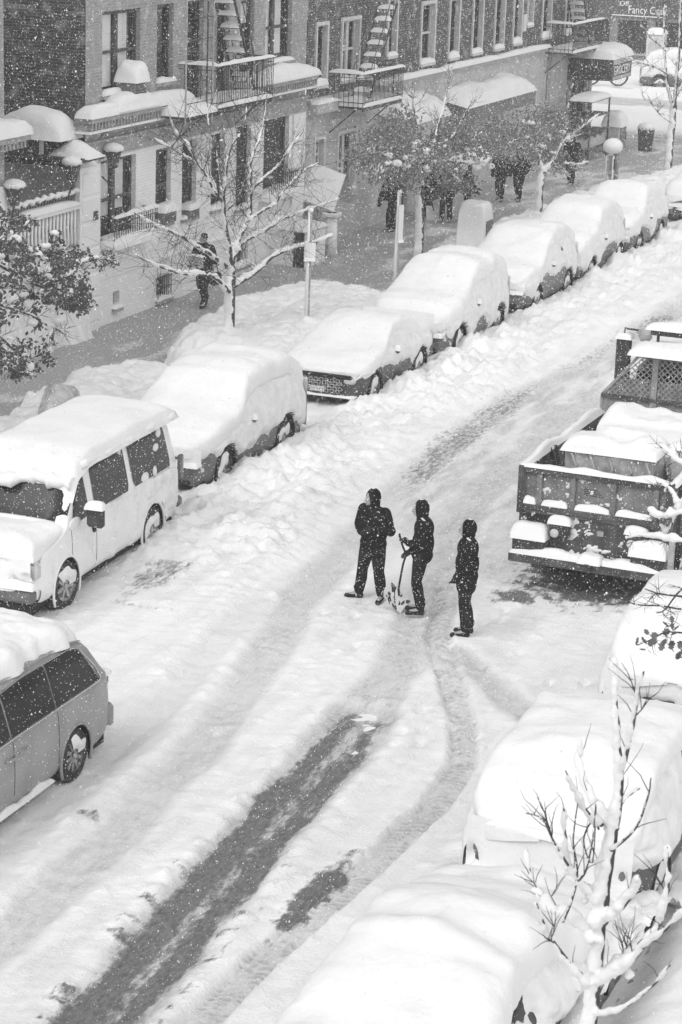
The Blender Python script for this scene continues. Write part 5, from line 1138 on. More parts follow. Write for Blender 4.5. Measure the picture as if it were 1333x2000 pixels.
def person(loc, rotz, lbl, J, H=1.78, vox=.014, hood=True, coat=.0, jm=CLOTH, tm=CLOTH2, hood_m=None, group=None, longcoat=False, fat=1.0):
    """J: joints in metres for a 1.78 m body facing +y; L is the body's -x side"""
    k = H/1.78; T = thing('person', loc, lbl, 'person', group, rotz); T.scale = (k, k, k)
    d = dict(hip=(0, 0, .93), chest=(0, 0, 1.30), neck=(0, .0, 1.50), head=(0, .03, 1.64), hipL=(-.09, 0, .90), hipR=(.09, 0, .90), kneeL=(-.11, .03, .50), kneeR=(.11, .03, .50), ankL=(-.12, 0, .09), ankR=(.12, 0, .09), toeL=(-.15, .17, .04), toeR=(.15, .17, .04),
             shL=(-.19, 0, 1.43), shR=(.19, 0, 1.43), elL=(-.29, -.03, 1.14), elR=(.29, -.03, 1.14), wrL=(-.25, .14, .95), wrR=(.25, .14, .95), face=(0, 1, 0)); d.update(J)
    j = {a: Vector(b) for a, b in d.items()}; fd = j['face'].normalized(); rt = fd.cross(Vector((0, 0, 1))).normalized(); up = rt.cross(fd)
    def hd(x, y, z): return j['head']+rt*x+fd*y+up*z
    rot = Matrix((rt, fd, up)).transposed()
    # continuous body: head, neck, trunk, limbs, hands
    ch = [('e', hd(0, 0, .01), (.075, .095, .115), rot), ('e', hd(0, .035, -.055), (.052, .06, .055), rot), ('t', [hd(0, .095, .015), hd(0, .118, -.02)], [.010, .016]), ('e', hd(0, .098, -.058), (.026, .012, .010), rot), ('e', hd(.033, .082, .025), (.016, .012, .011), rot), ('e', hd(-.033, .082, .025), (.016, .012, .011), rot), ('e', hd(.078, -.005, 0), (.012, .022, .032), rot), ('e', hd(-.078, -.005, 0), (.012, .022, .032), rot),
          ('t', [j['neck']-V3(0, 0, .05), j['neck'], hd(0, -.01, -.05)], [.065, .055, .055]), ('t', [j['hip'], j['hip']*.5+j['chest']*.5, j['chest'], j['neck']-V3(0, 0, .08)], [.125, .12, .135, .09])]
    for s in 'LR':
        ch += [('t', [j['hip'+s], j['knee'+s], j['ank'+s]], [.085, .055, .04]), ('t', [j['ank'+s], j['toe'+s]], [.04, .032]), ('t', [j['sh'+s], j['el'+s], j['wr'+s]], [.055, .042, .028])]
        w = j['wr'+s]; v = (w-j['el'+s]).normalized(); hand = j.get('hand'+s, w+v*.08); v = (hand-w).normalized(); sd = v.cross(Vector((0, 0, 1)));  sd = sd.normalized() if sd.length > .1 else Vector((1, 0, 0)); nn = sd.cross(v)
        cu = j.get('curl'+s, Vector((0, 0, 0))); ch.append(('t', [w, w+v*.075], [.028, .036]))
        for q in range(4):
            a = w+v*.08+sd*(.026*(q-1.5))*.9; l = (.062, .072, .068, .052)[q]; b_ = a+v*l*.5+cu*.02; c_ = b_+(v*.4+cu).normalized()*l*.55; ch.append(('t', [a, b_, c_], [.0115, .0105, .009]))
        a = w+v*.03+sd*-.035; ch.append(('t', [a, a+v*.035-sd*.02, a+v*.06-sd*.012+cu*.02], [.014, .012, .010]))
    blobmesh('body', ch, min(vox*.9, .014), SKIN, T, 2)
    # trousers
    f = fat; tr = [('e', j['hip']-V3(0, 0, .02), (.165*f, .13*f, .14))]
    for s in 'LR':
        kn, an = j['knee'+s], j['ank'+s]; mid = (j['hip'+s]+kn)/2; cal = (kn*.6+an*.4)
        tr.append(('t', [j['hip'+s]+V3(0, 0, .02), mid, kn, cal+V3(0, -.01, 0), an+V3(0, 0, .05)], [.112*f, .098*f, .074*f, .078*f, .068*f]))
        tr.append(('e', an+V3(0, 0, .09), (.078*f, .08*f, .05)))
    blobmesh('trousers', tr, vox, tm, T, 3)
    hem = .72 if longcoat else .84
    hp, cs, nk = j['hip'], j['chest'], j['neck']
    jk = [('e', cs+V3(0, 0, .04), (.205*f, .150*f, .19)), ('e', (cs+hp)/2, (.198*f, .165*f, .26)), ('e', hp+V3(0, 0, .0), (.195*f, .16*f, .15)), ('t', [j['shL']*.75+j['shR']*.25-V3(0, 0, .01), j['shR']*.75+j['shL']*.25-V3(0, 0, .01)], [.085*f, .085*f]), ('t', [nk-V3(0, 0, .1), nk+V3(0, 0, .02)], [.11, .085])]
    if longcoat: jk.append(('t', [hp-V3(.02, 0, 0), hp-V3(.02, 0, .16)], [.15*f, .14*f]))
    if longcoat: jk.append(('t', [hp+V3(.02, 0, 0), hp+V3(.02, 0, -.16)], [.15*f, .14*f]))
    for s in 'LR':
        sh_, el, wr = j['sh'+s], j['el'+s], j['wr'+s]
        jk.append(('t', [sh_, (sh_+el)/2, el, (el+wr)/2, wr], [.088*f, .080*f, .074*f, .068*f, .052*f]))
    blobmesh('jacket', jk, vox, jm, T, 8)
    if hood:
        hb = [('e', hd(0, -.035, .02), (.115, .115, .140), rot), ('e', hd(0, -.03, -.08), (.10, .10, .09), rot), ('t', [hd(x, y, z) for x, y, z in ((-.078, .045, -.10), (-.090, .05, -.02), (-.072, .045, .05), (-.042, .04, .088), (0, .04, .10), (.042, .04, .088), (.072, .045, .05), (.090, .05, -.02), (.078, .045, -.10))], [.018]*9)]
        blobmesh('hood', hb, vox, hood_m or jm, T, 2)
    else:
        blobmesh('hair', [('e', hd(0, -.018, .045), (.088, .10, .098), rot)], vox, hood_m or DARK, T, 2)
    for s in 'LR':
        an, to = j['ank'+s], j['toe'+s]; v = (to-an); v.z = 0; v.normalize()
        blobmesh('boot', [('t', [an+V3(0, 0, .12), an+V3(0, 0, .02), an-v*.03-V3(0, 0, .03)], [.055, .05, .044]), ('t', [an-V3(0, 0, .035), to+v*.0+V3(0, 0, .0)], [.047, .038]), ('t', [an-v*.04-V3(0, 0, .06), to+v*.01-V3(0, 0, .012)], [.028, .028])], vox, DARK, T, 1)
        w = j['wr'+s]; 
        if ('bare'+s) not in j and s+'glove' not in J:
            v = (j.get('hand'+s, w+(w-j['el'+s]))-w).normalized(); sd = v.cross(Vector((0, 0, 1))); sd = sd.normalized() if sd.length > .1 else Vector((1, 0, 0)); cu = j.get('curl'+s, Vector((0, 0, 0)))
            gl = [('t', [w-v*.03, w+v*.08], [.042, .046])]
            for q in range(4):
                a = w+v*.08+sd*(.029*(q-1.5)); l = (.065, .075, .07, .055)[q]; b_ = a+v*l*.5+cu*.02; c_ = b_+(v*.4+cu).normalized()*l*.6; gl.append(('t', [a, b_, c_], [.017, .016, .014]))
            a = w+v*.03-sd*.04; gl.append(('t', [a, a+v*.035-sd*.025, a+v*.065-sd*.015+cu*.03], [.019, .017, .015]))
            blobmesh('glove', gl, .009, DARK, T, 1)
    # snow settled on shoulders and head
    sm = MB()
    for s in 'LR':
        for q in range(3): sm.ell(j['sh'+s]*(.95-.12*q)+j['neck']*(.05+.12*q)+V3(0, -.02+.015*q, .078*f), (.026, .022, .008), 8, 5)
    sm.ell(hd(0, -.04, .150 if hood else .14), (.03, .035, .010), 9, 6); sm.build('settled_snow', PLASTER, T, True)
    return T
GP = 'three people talking in the middle of the snowy road'
# the man with his hands at his chest
person((-11.86, 31.9, .06), R(166), 'person in dark padded jacket with fur-edged hood, leftmost of the three, hands at the chest', dict(
    elL=(-.29, -.03, 1.16), elR=(.30, -.04, 1.17), wrL=(-.13, .19, 1.20), wrR=(.10, .20, 1.13), handL=(-.02, .22, 1.20), handR=(-.02, .23, 1.13), face=(.45, .8, -.1), head=(.03, .04, 1.64),
    ankL=(-.17, -.02, .09), toeL=(-.22, .15, .04), kneeL=(-.14, .03, .50), ankR=(.20, .05, .09), toeR=(.36, .16, .04), kneeR=(.15, .05, .50)), H=1.78, fat=1.16, group=GP)
# the one with the shovel
FL = R(111)
pb = person((-10.98, 31.62, .06), FL, 'hooded person in slim dark clothes holding a snow shovel, middle of the three', dict(
    elL=(-.24, -.03, 1.14), elR=(.25, -.05, 1.14), wrL=(-.06, .20, 1.12), wrR=(.08, .15, .95), handL=(.02, .27, 1.16), handR=(.05, .22, .92), curlL=(.6, .3, -.6), curlR=(-.5, .4, -.5), head=(0, .045, 1.63), face=(0, 1, -.12),
    chest=(0, -.03, 1.30), hip=(0, -.02, .93), kneeL=(-.09, .06, .50), kneeR=(.09, .05, .50), ankL=(-.10, -.02, .09), ankR=(.12, -.02, .09), toeL=(-.10, .17, .04), toeR=(.13, .17, .04)), H=1.80, fat=1.03, group=GP)
sv = thing('snow_shovel', (-10.98, 31.62, .06), 'bent-handled snow shovel with a snow-caked blade held by the middle person', 'shovel', None, FL)
def W(x, y, z): return (x*1.01, y*1.01, z*1.01)
MB().tube([W(.06, .33, 1.20), W(.06, .28, 1.04), W(.07, .22, .90), W(.09, .26, .74), W(.13, .31, .36), W(.16, .30, .22)], .016, 8).build('shaft', DARK, sv)
MB().tube([W(0, .33, 1.20), W(.12, .33, 1.20)], .017, 8).build('grip', DARK, sv)
U, V = np.meshgrid(np.linspace(-1, 1, 14), np.linspace(0, 1, 9), indexing='ij')
cen = np.array([.14, .36, .19]); bu = np.array([0, -.60, -.60])/.85; bv = np.array([-.5, .5, -.5])/.866; bn = np.cross(bu, bv)
P = cen+U[..., None]*bu*.22+(V[..., None]-.5)*bv*.27+(.05*np.sin(V*math.pi)-.02*U**2)[..., None]*bn; MB().grid(P).build('blade', BLACKM, sv, True)
P2 = P+bn*np.sign(-bn[0])*(.020*(fbm(U*9, V*9, 6)-.46))[..., None]; MB().grid(P2).build('caked_snow', PLASTER, sv, True)
# the rightmost
person((-10.02, 30.95, .06), R(108), 'person in a dark parka with one hand lowered in front, rightmost of the three', dict(
    elL=(-.25, -.04, 1.14), elR=(.24, -.03, 1.14), wrL=(-.19, .12, .93), wrR=(.19, .12, .90), handR=(.18, .17, .82), handL=(-.14, .18, .88), curlR=(0, .5, -.6), head=(0, .03, 1.63), face=(.0, 1, .0), 
    kneeL=(-.08, .02, .50), kneeR=(.08, .0, .50), ankL=(-.08, -.02, .09), toeL=(-.10, .17, .04), ankR=(.10, -.07, .09), toeR=(.13, .12, .04)), H=1.80, fat=1.08, group=GP, longcoat=True)
# walker on the pavement
GW = 'people on the far pavement'
wk = person((-23.95, 51.6, .13), R(168), 'bare-headed walker on the pavement carrying pale parcels, behind the bare tree', dict(
    elL=(-.32, -.02, 1.14), elR=(.33, -.02, 1.14), wrL=(-.12, .28, 1.08), wrR=(.20, .26, 1.04), face=(.5, .8, -.1), kneeL=(-.12, .14, .50), ankL=(-.13, .14, .10), toeL=(-.15, .32, .05), kneeR=(.12, .0, .50), ankR=(.13, -.26, .12), toeR=(.14, -.10, .04)), H=1.86, fat=1.15, hood=False, vox=.02, group=GW)
t = thing('parcel', (-23.95, 51.6, .13), 'pale flat parcel held at the walker\'s chest', 'parcel', None, R(168)); MB().box(-.22, .18, .30, .42, 1.05, 1.32, bev=.02).build('wrapping', STUCCO, t); MB().pillow(-.24, .20, .28, .44, 1.32, .05).build('snow_dusting', SNOWF, t, True)
t = thing('shoulder_bag', (-23.95, 51.6, .13), 'dark shoulder bag hanging at the walker\'s side', 'bag', None, R(168)); MB().box(-.50, -.30, -.10, .22, .62, .92, bev=.04).build('bag_body', DARK, t); MB().tube([(-.40, -.05, .92), (-.25, 0, 1.5), (-.40, .15, .92)], .012, 6).build('strap', DARK, t)
bend = dict(hip=(0, -.10, .92), chest=(0, .10, 1.25), neck=(0, .18, 1.42), head=(0, .27, 1.52), face=(0, 1, -.5), shL=(-.19, .13, 1.36), shR=(.19, .13, 1.36), elL=(-.28, .22, 1.10), elR=(.28, .18, 1.10), wrL=(-.10, .45, 1.02), wrR=(.10, .40, .88), hipL=(-.09, -.1, .9), hipR=(.09, -.1, .9))
person((-24.1, 65.3, .13), R(150), 'stooping dark figure shovelling beside the short awning, nearest the house wall', dict(bend, kneeL=(-.12, .08, .5), toeL=(-.14, .22, .04)), H=1.8, vox=.026, group=GW, fat=1.15)
person((-23.3, 68.0, .13), R(195), 'dark figure half hidden by the leafy tree trunk, in front of the doorway', {}, H=1.8, vox=.026, group=GW, fat=1.15)
person((-24.2, 68.9, .13), R(140), 'dark figure standing inside the shade of the doorway, left of the trunk', {}, H=1.82, vox=.028, group=GW, fat=1.1)
person((-22.75, 68.4, .13), R(-70), 'bulky dark figure holding an upright pale shovel handle on the snowy path', dict(wrL=(-.22, .28, 1.0), wrR=(.24, .25, .95), kneeL=(-.1, .1, .5), ankL=(-.1, .15, .1)), H=1.85, vox=.024, group=GW, fat=1.25)
t = thing('snow_shovel', (-22.55, 68.1, .13), 'shovel with a pale handle beside the bulky figure', 'shovel', None, R(10)); MB().tube([(0, 0, .25), (.05, .05, 1.25)], .022, 6).build('shaft', STEEL, t)
U, V = np.meshgrid(np.linspace(-1, 1, 8), np.linspace(0, 1, 6), indexing='ij'); MB().grid(np.stack([U*.2, -.04+.08*V*V, .0+.3*V], -1)).build('blade', BLACKM, t)
t = thing('snow_shovel', (-23.75, 68.15, .13), 'shovel with a white blade leaning by the figure at the doorway', 'shovel', None, R(30)); MB().tube([(0, 0, .3), (-.25, .1, 1.2)], .022, 6).build('shaft', FRAME, t); MB().grid(np.stack([U*.24+.0, -.04+.10*V*V, .0+.45*V], -1)).build('blade', SIGNW, t)
walk = dict(kneeL=(-.11, .16, .52), ankL=(-.11, .20, .10), toeL=(-.12, .37, .06), kneeR=(.11, -.02, .50), ankR=(.11, -.24, .14), toeR=(.12, -.08, .05))
person((-23.25, 73.3, .13), R(185), 'walking figure, left one of the pair beyond the shoveller', walk, H=1.78, vox=.026, group=GW)
person((-22.7, 73.6, .13), R(175), 'walking figure, right one of the pair beyond the shoveller', dict(walk, elL=(-.34, 0, 1.15)), H=1.8, vox=.026, group=GW, fat=1.12)
person((-22.3, 78.4, .13), R(180), 'farthest walking figure, just behind the smaller leafy tree', walk, H=1.8, vox=.028, group=GW, fat=1.12)

# ------------------------------------------------------------------ trees
class Tree:
    def __init__(s, seed=1): s.w = MB(); s.s = MB(); s.r = random.Random(seed); s.tips = []; s.segs = []
    def limb(s, pts, r0, r1, n=7, snow=.035, trunk=False, sub=4, jit=.02, noup=False):
        pts = [Vector(p) for p in pts]; out = []
        K = len(pts)
        for i in range(K-1):
            p0 = pts[max(i-1, 0)]; p1 = pts[i]; p2 = pts[i+1]; p3 = pts[min(i+2, K-1)]
            for k in range(sub):
                t = k/sub; q = .5*((2*p1)+(-p0+p2)*t+(2*p0-5*p1+4*p2-p3)*t*t+(-p0+3*p1-3*p2+p3)*t**3)
                out.append(q+Vector((s.r.uniform(-1, 1), s.r.uniform(-1, 1), s.r.uniform(-1, 1)))*jit*min(1, r0*10))
        out.append(pts[-1]); N = len(out)
        rad = [r0+(r1-r0)*(i/(N-1))**.85 for i in range(N)]
        s.w.tube(out, rad, n)
        if snow > 0:
            so = []; sr = []
            for i, (p, r) in enumerate(zip(out, rad)):
                d = (out[min(i+1, N-1)]-out[max(i-1, 0)]).normalized(); hz = 1-abs(d.z)
                th = snow*(.35+1.0*s.r.random())*(.45+.75*hz)+r*.15
                off = Vector((-.60, -.36, 0))*(r*.85+th*.3)*(1.0 if trunk else .9)+Vector((0, 0, 1))*(0 if trunk else (r*.5+th*.5)*hz)
                so.append(p+off*(.95 if trunk else 1)); sr.append(r*(1.18 if trunk else .95)+th*(.45 if trunk else .58))
            sr[-1] *= .5; sr[0] *= .8; s.s.tube(so, sr, 8)
        s.segs.append((out, rad)); s.tips.append(out[-1]); return out
    def twigs(s, pts, n, L=.9, r=.008, depth=2, up=.5, snow=.0, spread=.9, t0=.15, flat=None):
        for k in range(n):
            i = int((t0+(1-t0)*s.r.random())*(len(pts)-2)); p = pts[i]; d = (pts[i+1]-pts[i]).normalized()
            v = Vector((s.r.gauss(0, 1), s.r.gauss(0, 1), s.r.gauss(0, 1))); v = v-d*v.dot(d)
            v = v.normalized() if v.length > 1e-3 else Vector((0, 0, 1))
            dd = (d*.7+v*spread+Vector((0, 0, up))).normalized(); l = L*s.r.uniform(.5, 1.15); q = [p]
            for j in range(4):
                dd = (dd+Vector((s.r.gauss(0, .16), s.r.gauss(0, .16), s.r.gauss(.03, .14)))).normalized(); q.append(q[-1]+dd*l/4)
            s.w.tube(q, [r, r*.85, r*.7, r*.5, r*.3], 4, cap=False)
            if snow > 0 and s.r.random() < .55: s.s.tube([v_+Vector((-.3*r, -.3*r, r+snow*.3)) for v_ in q[:4]], [snow*.5, snow*.6, snow*.45, snow*.2], 5)
            s.tips.append(q[-1])
            if depth > 1: s.twigs(q, 4, L*.55, r*.65, depth-1, up*.7, snow*.6, spread, .2)
    def clump(s, p, r):
        s.s.ell(p, (r*s.r.uniform(.8, 1.2), r*s.r.uniform(.8, 1.2), r*s.r.uniform(.5, .8)), 8, 6)
    def finish(s, name, lbl, cat='tree', group=None, base=None, leaves=None, wood='branches', lm_=None):
        b = Vector(base) if base is not None else s.segs[0][0][0]
        T = thing(name, b, lbl, cat, group)
        vox = getattr(s, 'vox', .026)
        for m in (s.w, s.s): m.v = [(v[0]-b[0], v[1]-b[1], v[2]-b[2]) for v in m.v]
        s.w.build(wood, BARK, T, True); sno = s.s.build('t', SNOWF, None, True)
        r_ = sno.modifiers.new('r', 'REMESH'); r_.mode = 'VOXEL'; r_.voxel_size = vox; q_ = sno.modifiers.new('s', 'SMOOTH'); q_.iterations = 2
        dg = bpy.context.evaluated_depsgraph_get(); nm = bpy.data.meshes.new_from_object(sno.evaluated_get(dg)); bpy.data.objects.remove(sno)
        co = np.empty(len(nm.vertices)*3, np.float32); no = co.copy(); nm.vertices.foreach_get('co', co); nm.vertices.foreach_get('normal', no); co = co.reshape(-1, 3); no = no.reshape(-1, 3)
        f_ = .35/vox*.5; nz = fbm(co[:, 0]*f_+co[:, 1]*f_*.7, co[:, 2]*f_+co[:, 1]*f_*.4, 5, 3)-.5; co += no*(nz*vox*3.0)[:, None]; nm.vertices.foreach_set('co', co.ravel()); nm.update()
        nm.polygons.foreach_set('use_smooth', [True]*len(nm.polygons)); sno = bpy.data.objects.new('snow_on_branches', nm); C.objects.link(sno); sno.parent = T; sno['kind'] = 'stuff'
        if leaves is not None:
            leaves.v = [(v[0]-b[0], v[1]-b[1], v[2]-b[2]) for v in leaves.v]; o = leaves.build('foliage', lm_ or LEAF, T); o['kind'] = 'stuff'
        return T
def px(L, x0, k=0.0):
    return [at(a, b, X=x0+k*i/max(1, len(L)-1)) for i, (a, b) in enumerate(L)]
def leafcloud(mb, rnd, c, rad, n, sz=.05):
    for k in range(n):
        v = Vector((rnd.gauss(0, .5), rnd.gauss(0, .5), rnd.gauss(0, .5)));
        if v.length > 1.25: continue
        p = Vector(c)+Vector((v.x*rad[0], v.y*rad[1], v.z*rad[2])); a = Vector((rnd.gauss(0, 1), rnd.gauss(0, 1), rnd.gauss(-.5, .8))).normalized(); b = a.orthogonal().normalized(); q = a.cross(b)
        s_ = sz*rnd.uniform(.6, 1.3); mb.add([p, p+a*s_*.8+b*s_*.55, p+a*s_*1.8+q*s_*.2, p+a*s_*.8-b*s_*.5], [(0, 1, 2), (0, 2, 3)])

GT = 'street trees on the far pavement'
# --- bare tree in front of the light house
t = Tree(5); x0 = -20.9
tr = t.limb([at(450, 705, X=x0), at(451, 640, X=x0), at(452, 590, X=x0), at(452, 560, X=x0), at(455, 540, X=x0)], .095, .085, 12, .03, True, jit=.005)
Ls = [([(455, 560), (480, 545), (506, 526), (542, 497), (564, 490), (590, 481), (620, 473), (650, 462)], .055, .008, 1.0, .055),
      ([(448, 570), (441, 562), (420, 543), (391, 536), (360, 536), (331, 528), (300, 516), (268, 500)], .05, .008, .9, .06),
      ([(452, 548), (449, 528), (415, 500), (384, 480), (358, 464), (326, 449), (300, 437), (262, 415)], .06, .008, -.9, .05),
      ([(454, 555), (455, 530), (457, 504), (468, 466), (482, 437), (490, 406), (491, 365), (492, 310), (509, 269), (514, 250), (522, 185)], .075, .008, -.5, .035),
      ([(455, 535), (450, 490), (444, 456), (439, 418), (438, 384), (442, 356), (445, 315), (456, 281), (473, 257), (484, 205)], .055, .007, .7, .035),
      ([(439, 425), (438, 400), (420, 375), (401, 341), (384, 317), (370, 286), (346, 260), (332, 225)], .035, .006, .8, .045),
      ([(425, 380), (415, 351), (395, 335), (377, 315), (336, 291), (300, 270)], .028, .006, -.8, .05),
      ([(483, 432), (490, 428), (516, 411), (540, 396), (552, 375), (576, 351), (600, 330), (625, 318)], .035, .006, .7, .03),
      ([(466, 490), (473, 476), (499, 461), (530, 444), (552, 428), (588, 416), (620, 404), (668, 388)], .04, .006, -.9, .045),
      ([(491, 375), (492, 370), (526, 341), (550, 317), (566, 291), (592, 258)], .03, .006, .9, .04),
      ([(442, 412), (460, 395), (475, 365), (484, 330), (490, 300)], .022, .005, .6, .03),
      ([(438, 395), (430, 340), (425, 300), (410, 250), (405, 190)], .02, .005, -.6, .04),
      ([(484, 425), (470, 405), (478, 392)], .012, .005, .3, .0)]
for L, a, b, k, sn in Ls:
    q = t.limb(px(L, x0, k), a, b, 7, sn); n_ = len(L); t.twigs(q, int(n_*3.2), 1.1, .0065, 2, .12, .0, 1.0, .22)
for L in ((449, 395), (444, 318), (428, 318), (455, 480), (453, 560), (530, 350), (540, 492), (361, 278), (432, 278)): t.clump(at(L[0], L[1]-4, X=x0), .075)
t.finish('bare_street_tree', 'bare forked tree plastered with snow in front of the light apartment house', group=GT)
# --- leafy tree further along
def leafy(base, trunk, limbs, lbl, x0, seed, leaf_c, nleaf, clumps, lr=(.5, .6, .35), tw=3):
    t = Tree(seed); t.limb(px([base]+trunk, x0), .095, .075, 12, .04, True, jit=.006)
    for L, a, b, k, sn in limbs:
        q = t.limb(px(L, x0, k), a, b, 7, sn); t.twigs(q, len(L)*tw, .8, .008, 2, .4, .03, .9, .3)
    lv = MB(); rnd = random.Random(seed)
    for (a, b, k) in leaf_c: leafcloud(lv, rnd, at(a, b, X=x0+k), lr, nleaf, .06)
    for (a, b, k, r) in clumps: t.clump(at(a, b, X=x0+k), r)
    return t.finish('leafy_street_tree', lbl, group=GT, leaves=lv, lm_=LEAFG)
rn = random.Random(3)
LC = [(rn.uniform(690, 1000), rn.uniform(225, 372), rn.uniform(-1.2, 1.2)) for k in range(60)]
LC = [(a, b, k) for a, b, k in LC if abs(a-850)/165+abs(b-292)/95 < 1.25]
CL = [(rn.uniform(735, 965), rn.uniform(265, 335), rn.uniform(-.8, 1.0), rn.uniform(.07, .17)) for k in range(60)]
leafy((819, 545), [(820, 500), (823, 450), (822, 400), (823, 362)], [
    ([(823, 368), (832, 340), (842, 325), (860, 318), (890, 315), (920, 320), (962, 312)], .06, .012, .8, .07),
    ([(823, 368), (818, 350), (816, 332), (815, 318)], .03, .01, .2, .03), ([(818, 350), (820, 375), (811, 381)], .015, .006, .1, .02),
    ([(845, 320), (850, 280), (858, 240), (872, 190), (884, 130)], .035, .006, -.4, .04), ([(848, 305), (875, 328), (890, 345), (905, 360)], .02, .006, .3, .04),
    ([(838, 330), (810, 310), (780, 305), (740, 300), (712, 292)], .035, .008, -.6, .06), ([(846, 300), (820, 260), (810, 220), (806, 170)], .03, .006, .6, .04),
    ([(850, 290), (885, 265), (905, 230), (925, 190)], .03, .006, .6, .04), ([(880, 315), (930, 300), (985, 290), (1010, 268)], .025, .006, -.4, .06)],
    'snow-clotted tree still in dark leaf in front of the doorways', -20.6, 11, LC, 150, CL)
LC = [(rn.uniform(985, 1130), rn.uniform(205, 330), rn.uniform(-1.0, 1.0)) for k in range(26)]
CL = [(rn.uniform(1010, 1130), rn.uniform(235, 300), rn.uniform(-.6, .6), rn.uniform(.06, .13)) for k in range(20)]
leafy((1052, 450), [(1055, 400), (1057, 365), (1062, 335)], [
    ([(1060, 340), (1075, 328), (1085, 322), (1100, 330), (1112, 345)], .03, .01, .4, .06), ([(1062, 335), (1085, 310), (1100, 280), (1130, 255), (1172, 222)], .05, .007, .8, .05),
    ([(1062, 335), (1056, 300), (1050, 265), (1042, 215)], .04, .008, -.5, .05), ([(1095, 290), (1104, 255), (1112, 200), (1120, 165)], .025, .006, .4, .03), ([(1058, 300), (1030, 280), (1005, 268)], .03, .007, -.4, .05), ([(1085, 312), (1115, 322), (1150, 318)], .02, .006, .5, .06)],
    'smaller forked tree in thin leaf before the long awning end', -20.6, 17, LC, 110, CL, tw=2)
t = Tree(23); x0 = -20.0
t.limb(px([(1306, 352), (1311, 290), (1315, 240), (1318, 205)], x0), .10, .09, 12, .03, True)
for L, a, b, k, sn in [([(1318, 210), (1322, 160), (1327, 100), (1331, 0), (1333, -80)], .06, .02, .5, .04), ([(1316, 210), (1306, 170), (1301, 130), (1298, 80), (1300, 10), (1304, -60)], .05, .012, -.5, .04),
                       ([(1303, 145), (1282, 132), (1262, 126), (1240, 118), (1230, 112)], .025, .005, -.6, .045), ([(1302, 100), (1285, 85), (1272, 75), (1262, 60), (1252, 50)], .02, .005, .4, .04), ([(1324, 140), (1345, 110), (1370, 90)], .03, .01, .4, .05), ([(1320, 190), (1340, 160), (1372, 140)], .04, .012, -.4, .05), ([(1299, 60), (1285, 30), (1280, 0)], .02, .006, .3, .03), ([(1312, 240), (1290, 225), (1270, 200), (1255, 195)], .012, .004, .6, .0)]:
    q = t.limb(px(L, x0, k), a, b, 7, sn); t.twigs(q, 8, .8, .009, 2, .4, .03)
t.finish('bare_street_tree', 'slender snow-plastered tree at the far corner, rising out of the top edge', group=GT)
# --- oak in dark leaf at the left edge
t = Tree(31); lv = MB(); rnd = random.Random(8); x0 = -20.9
base = np.array([-20.9, 33.4, .1]); t.limb([base, base+[0, .1, 1.5], base+[.1, .3, 3.0], base+[0, .4, 5.0]], .14, .08, 12, .04, True)
for L, k in [([(-120, 560), (-20, 590), (70, 620), (130, 655)], .4), ([(-120, 540), (-10, 560), (65, 555), (100, 520), (135, 480)], -.5), ([(-100, 500), (0, 520), (80, 560), (150, 528)], .7), ([(-120, 480), (0, 480), (60, 430)], .3), ([(-110, 560), (-20, 640), (60, 700), (110, 640)], -.4), ([(-100, 620), (0, 700), (70, 735)], .2), ([(90, 535), (140, 520), (190, 505), (222, 510)], .5), ([(70, 570), (110, 590), (110, 680)], .3)]:
    q = t.limb(px(L, x0, k), .045, .008, 6, .04); t.twigs(q, 12, .6, .007, 2, .2, .02)
for k in range(165):
    a = rnd.uniform(-90, 175); lo = 415 if a < 60 else 470; hi = 730 if a < 100 else 600
    if a > 120 and rnd.random() < .4: continue
    b = rnd.uniform(lo, hi)+10*math.sin(a*.05)
    if (a-30)**2/90**2+(b-650)**2/40**2 < .35: continue
    leafcloud(lv, rnd, at(a, b, X=x0+rnd.uniform(-1.1, 1.1)), (.16, .18, .16), 42, .055)
for a, b in ((180, 505), (195, 520), (205, 505), (222, 512), (215, 500), (165, 540), (158, 565)): leafcloud(lv, rnd, at(a, b, X=x0+.4), (.09, .1, .1), 26, .05)
for (a, b) in ([(rn.uniform(0, 150), rn.uniform(440, 730)) for k in range(26)]+[(115, 625), (120, 640), (40, 690), (60, 715), (100, 600), (135, 570), (90, 480), (30, 500), (20, 660)]): t.clump(at(a, b, X=x0+.3), rnd.uniform(.07, .13))
t.finish('oak_tree', 'dark-leaved oak reaching in from the left picture edge', base=base, leaves=lv)

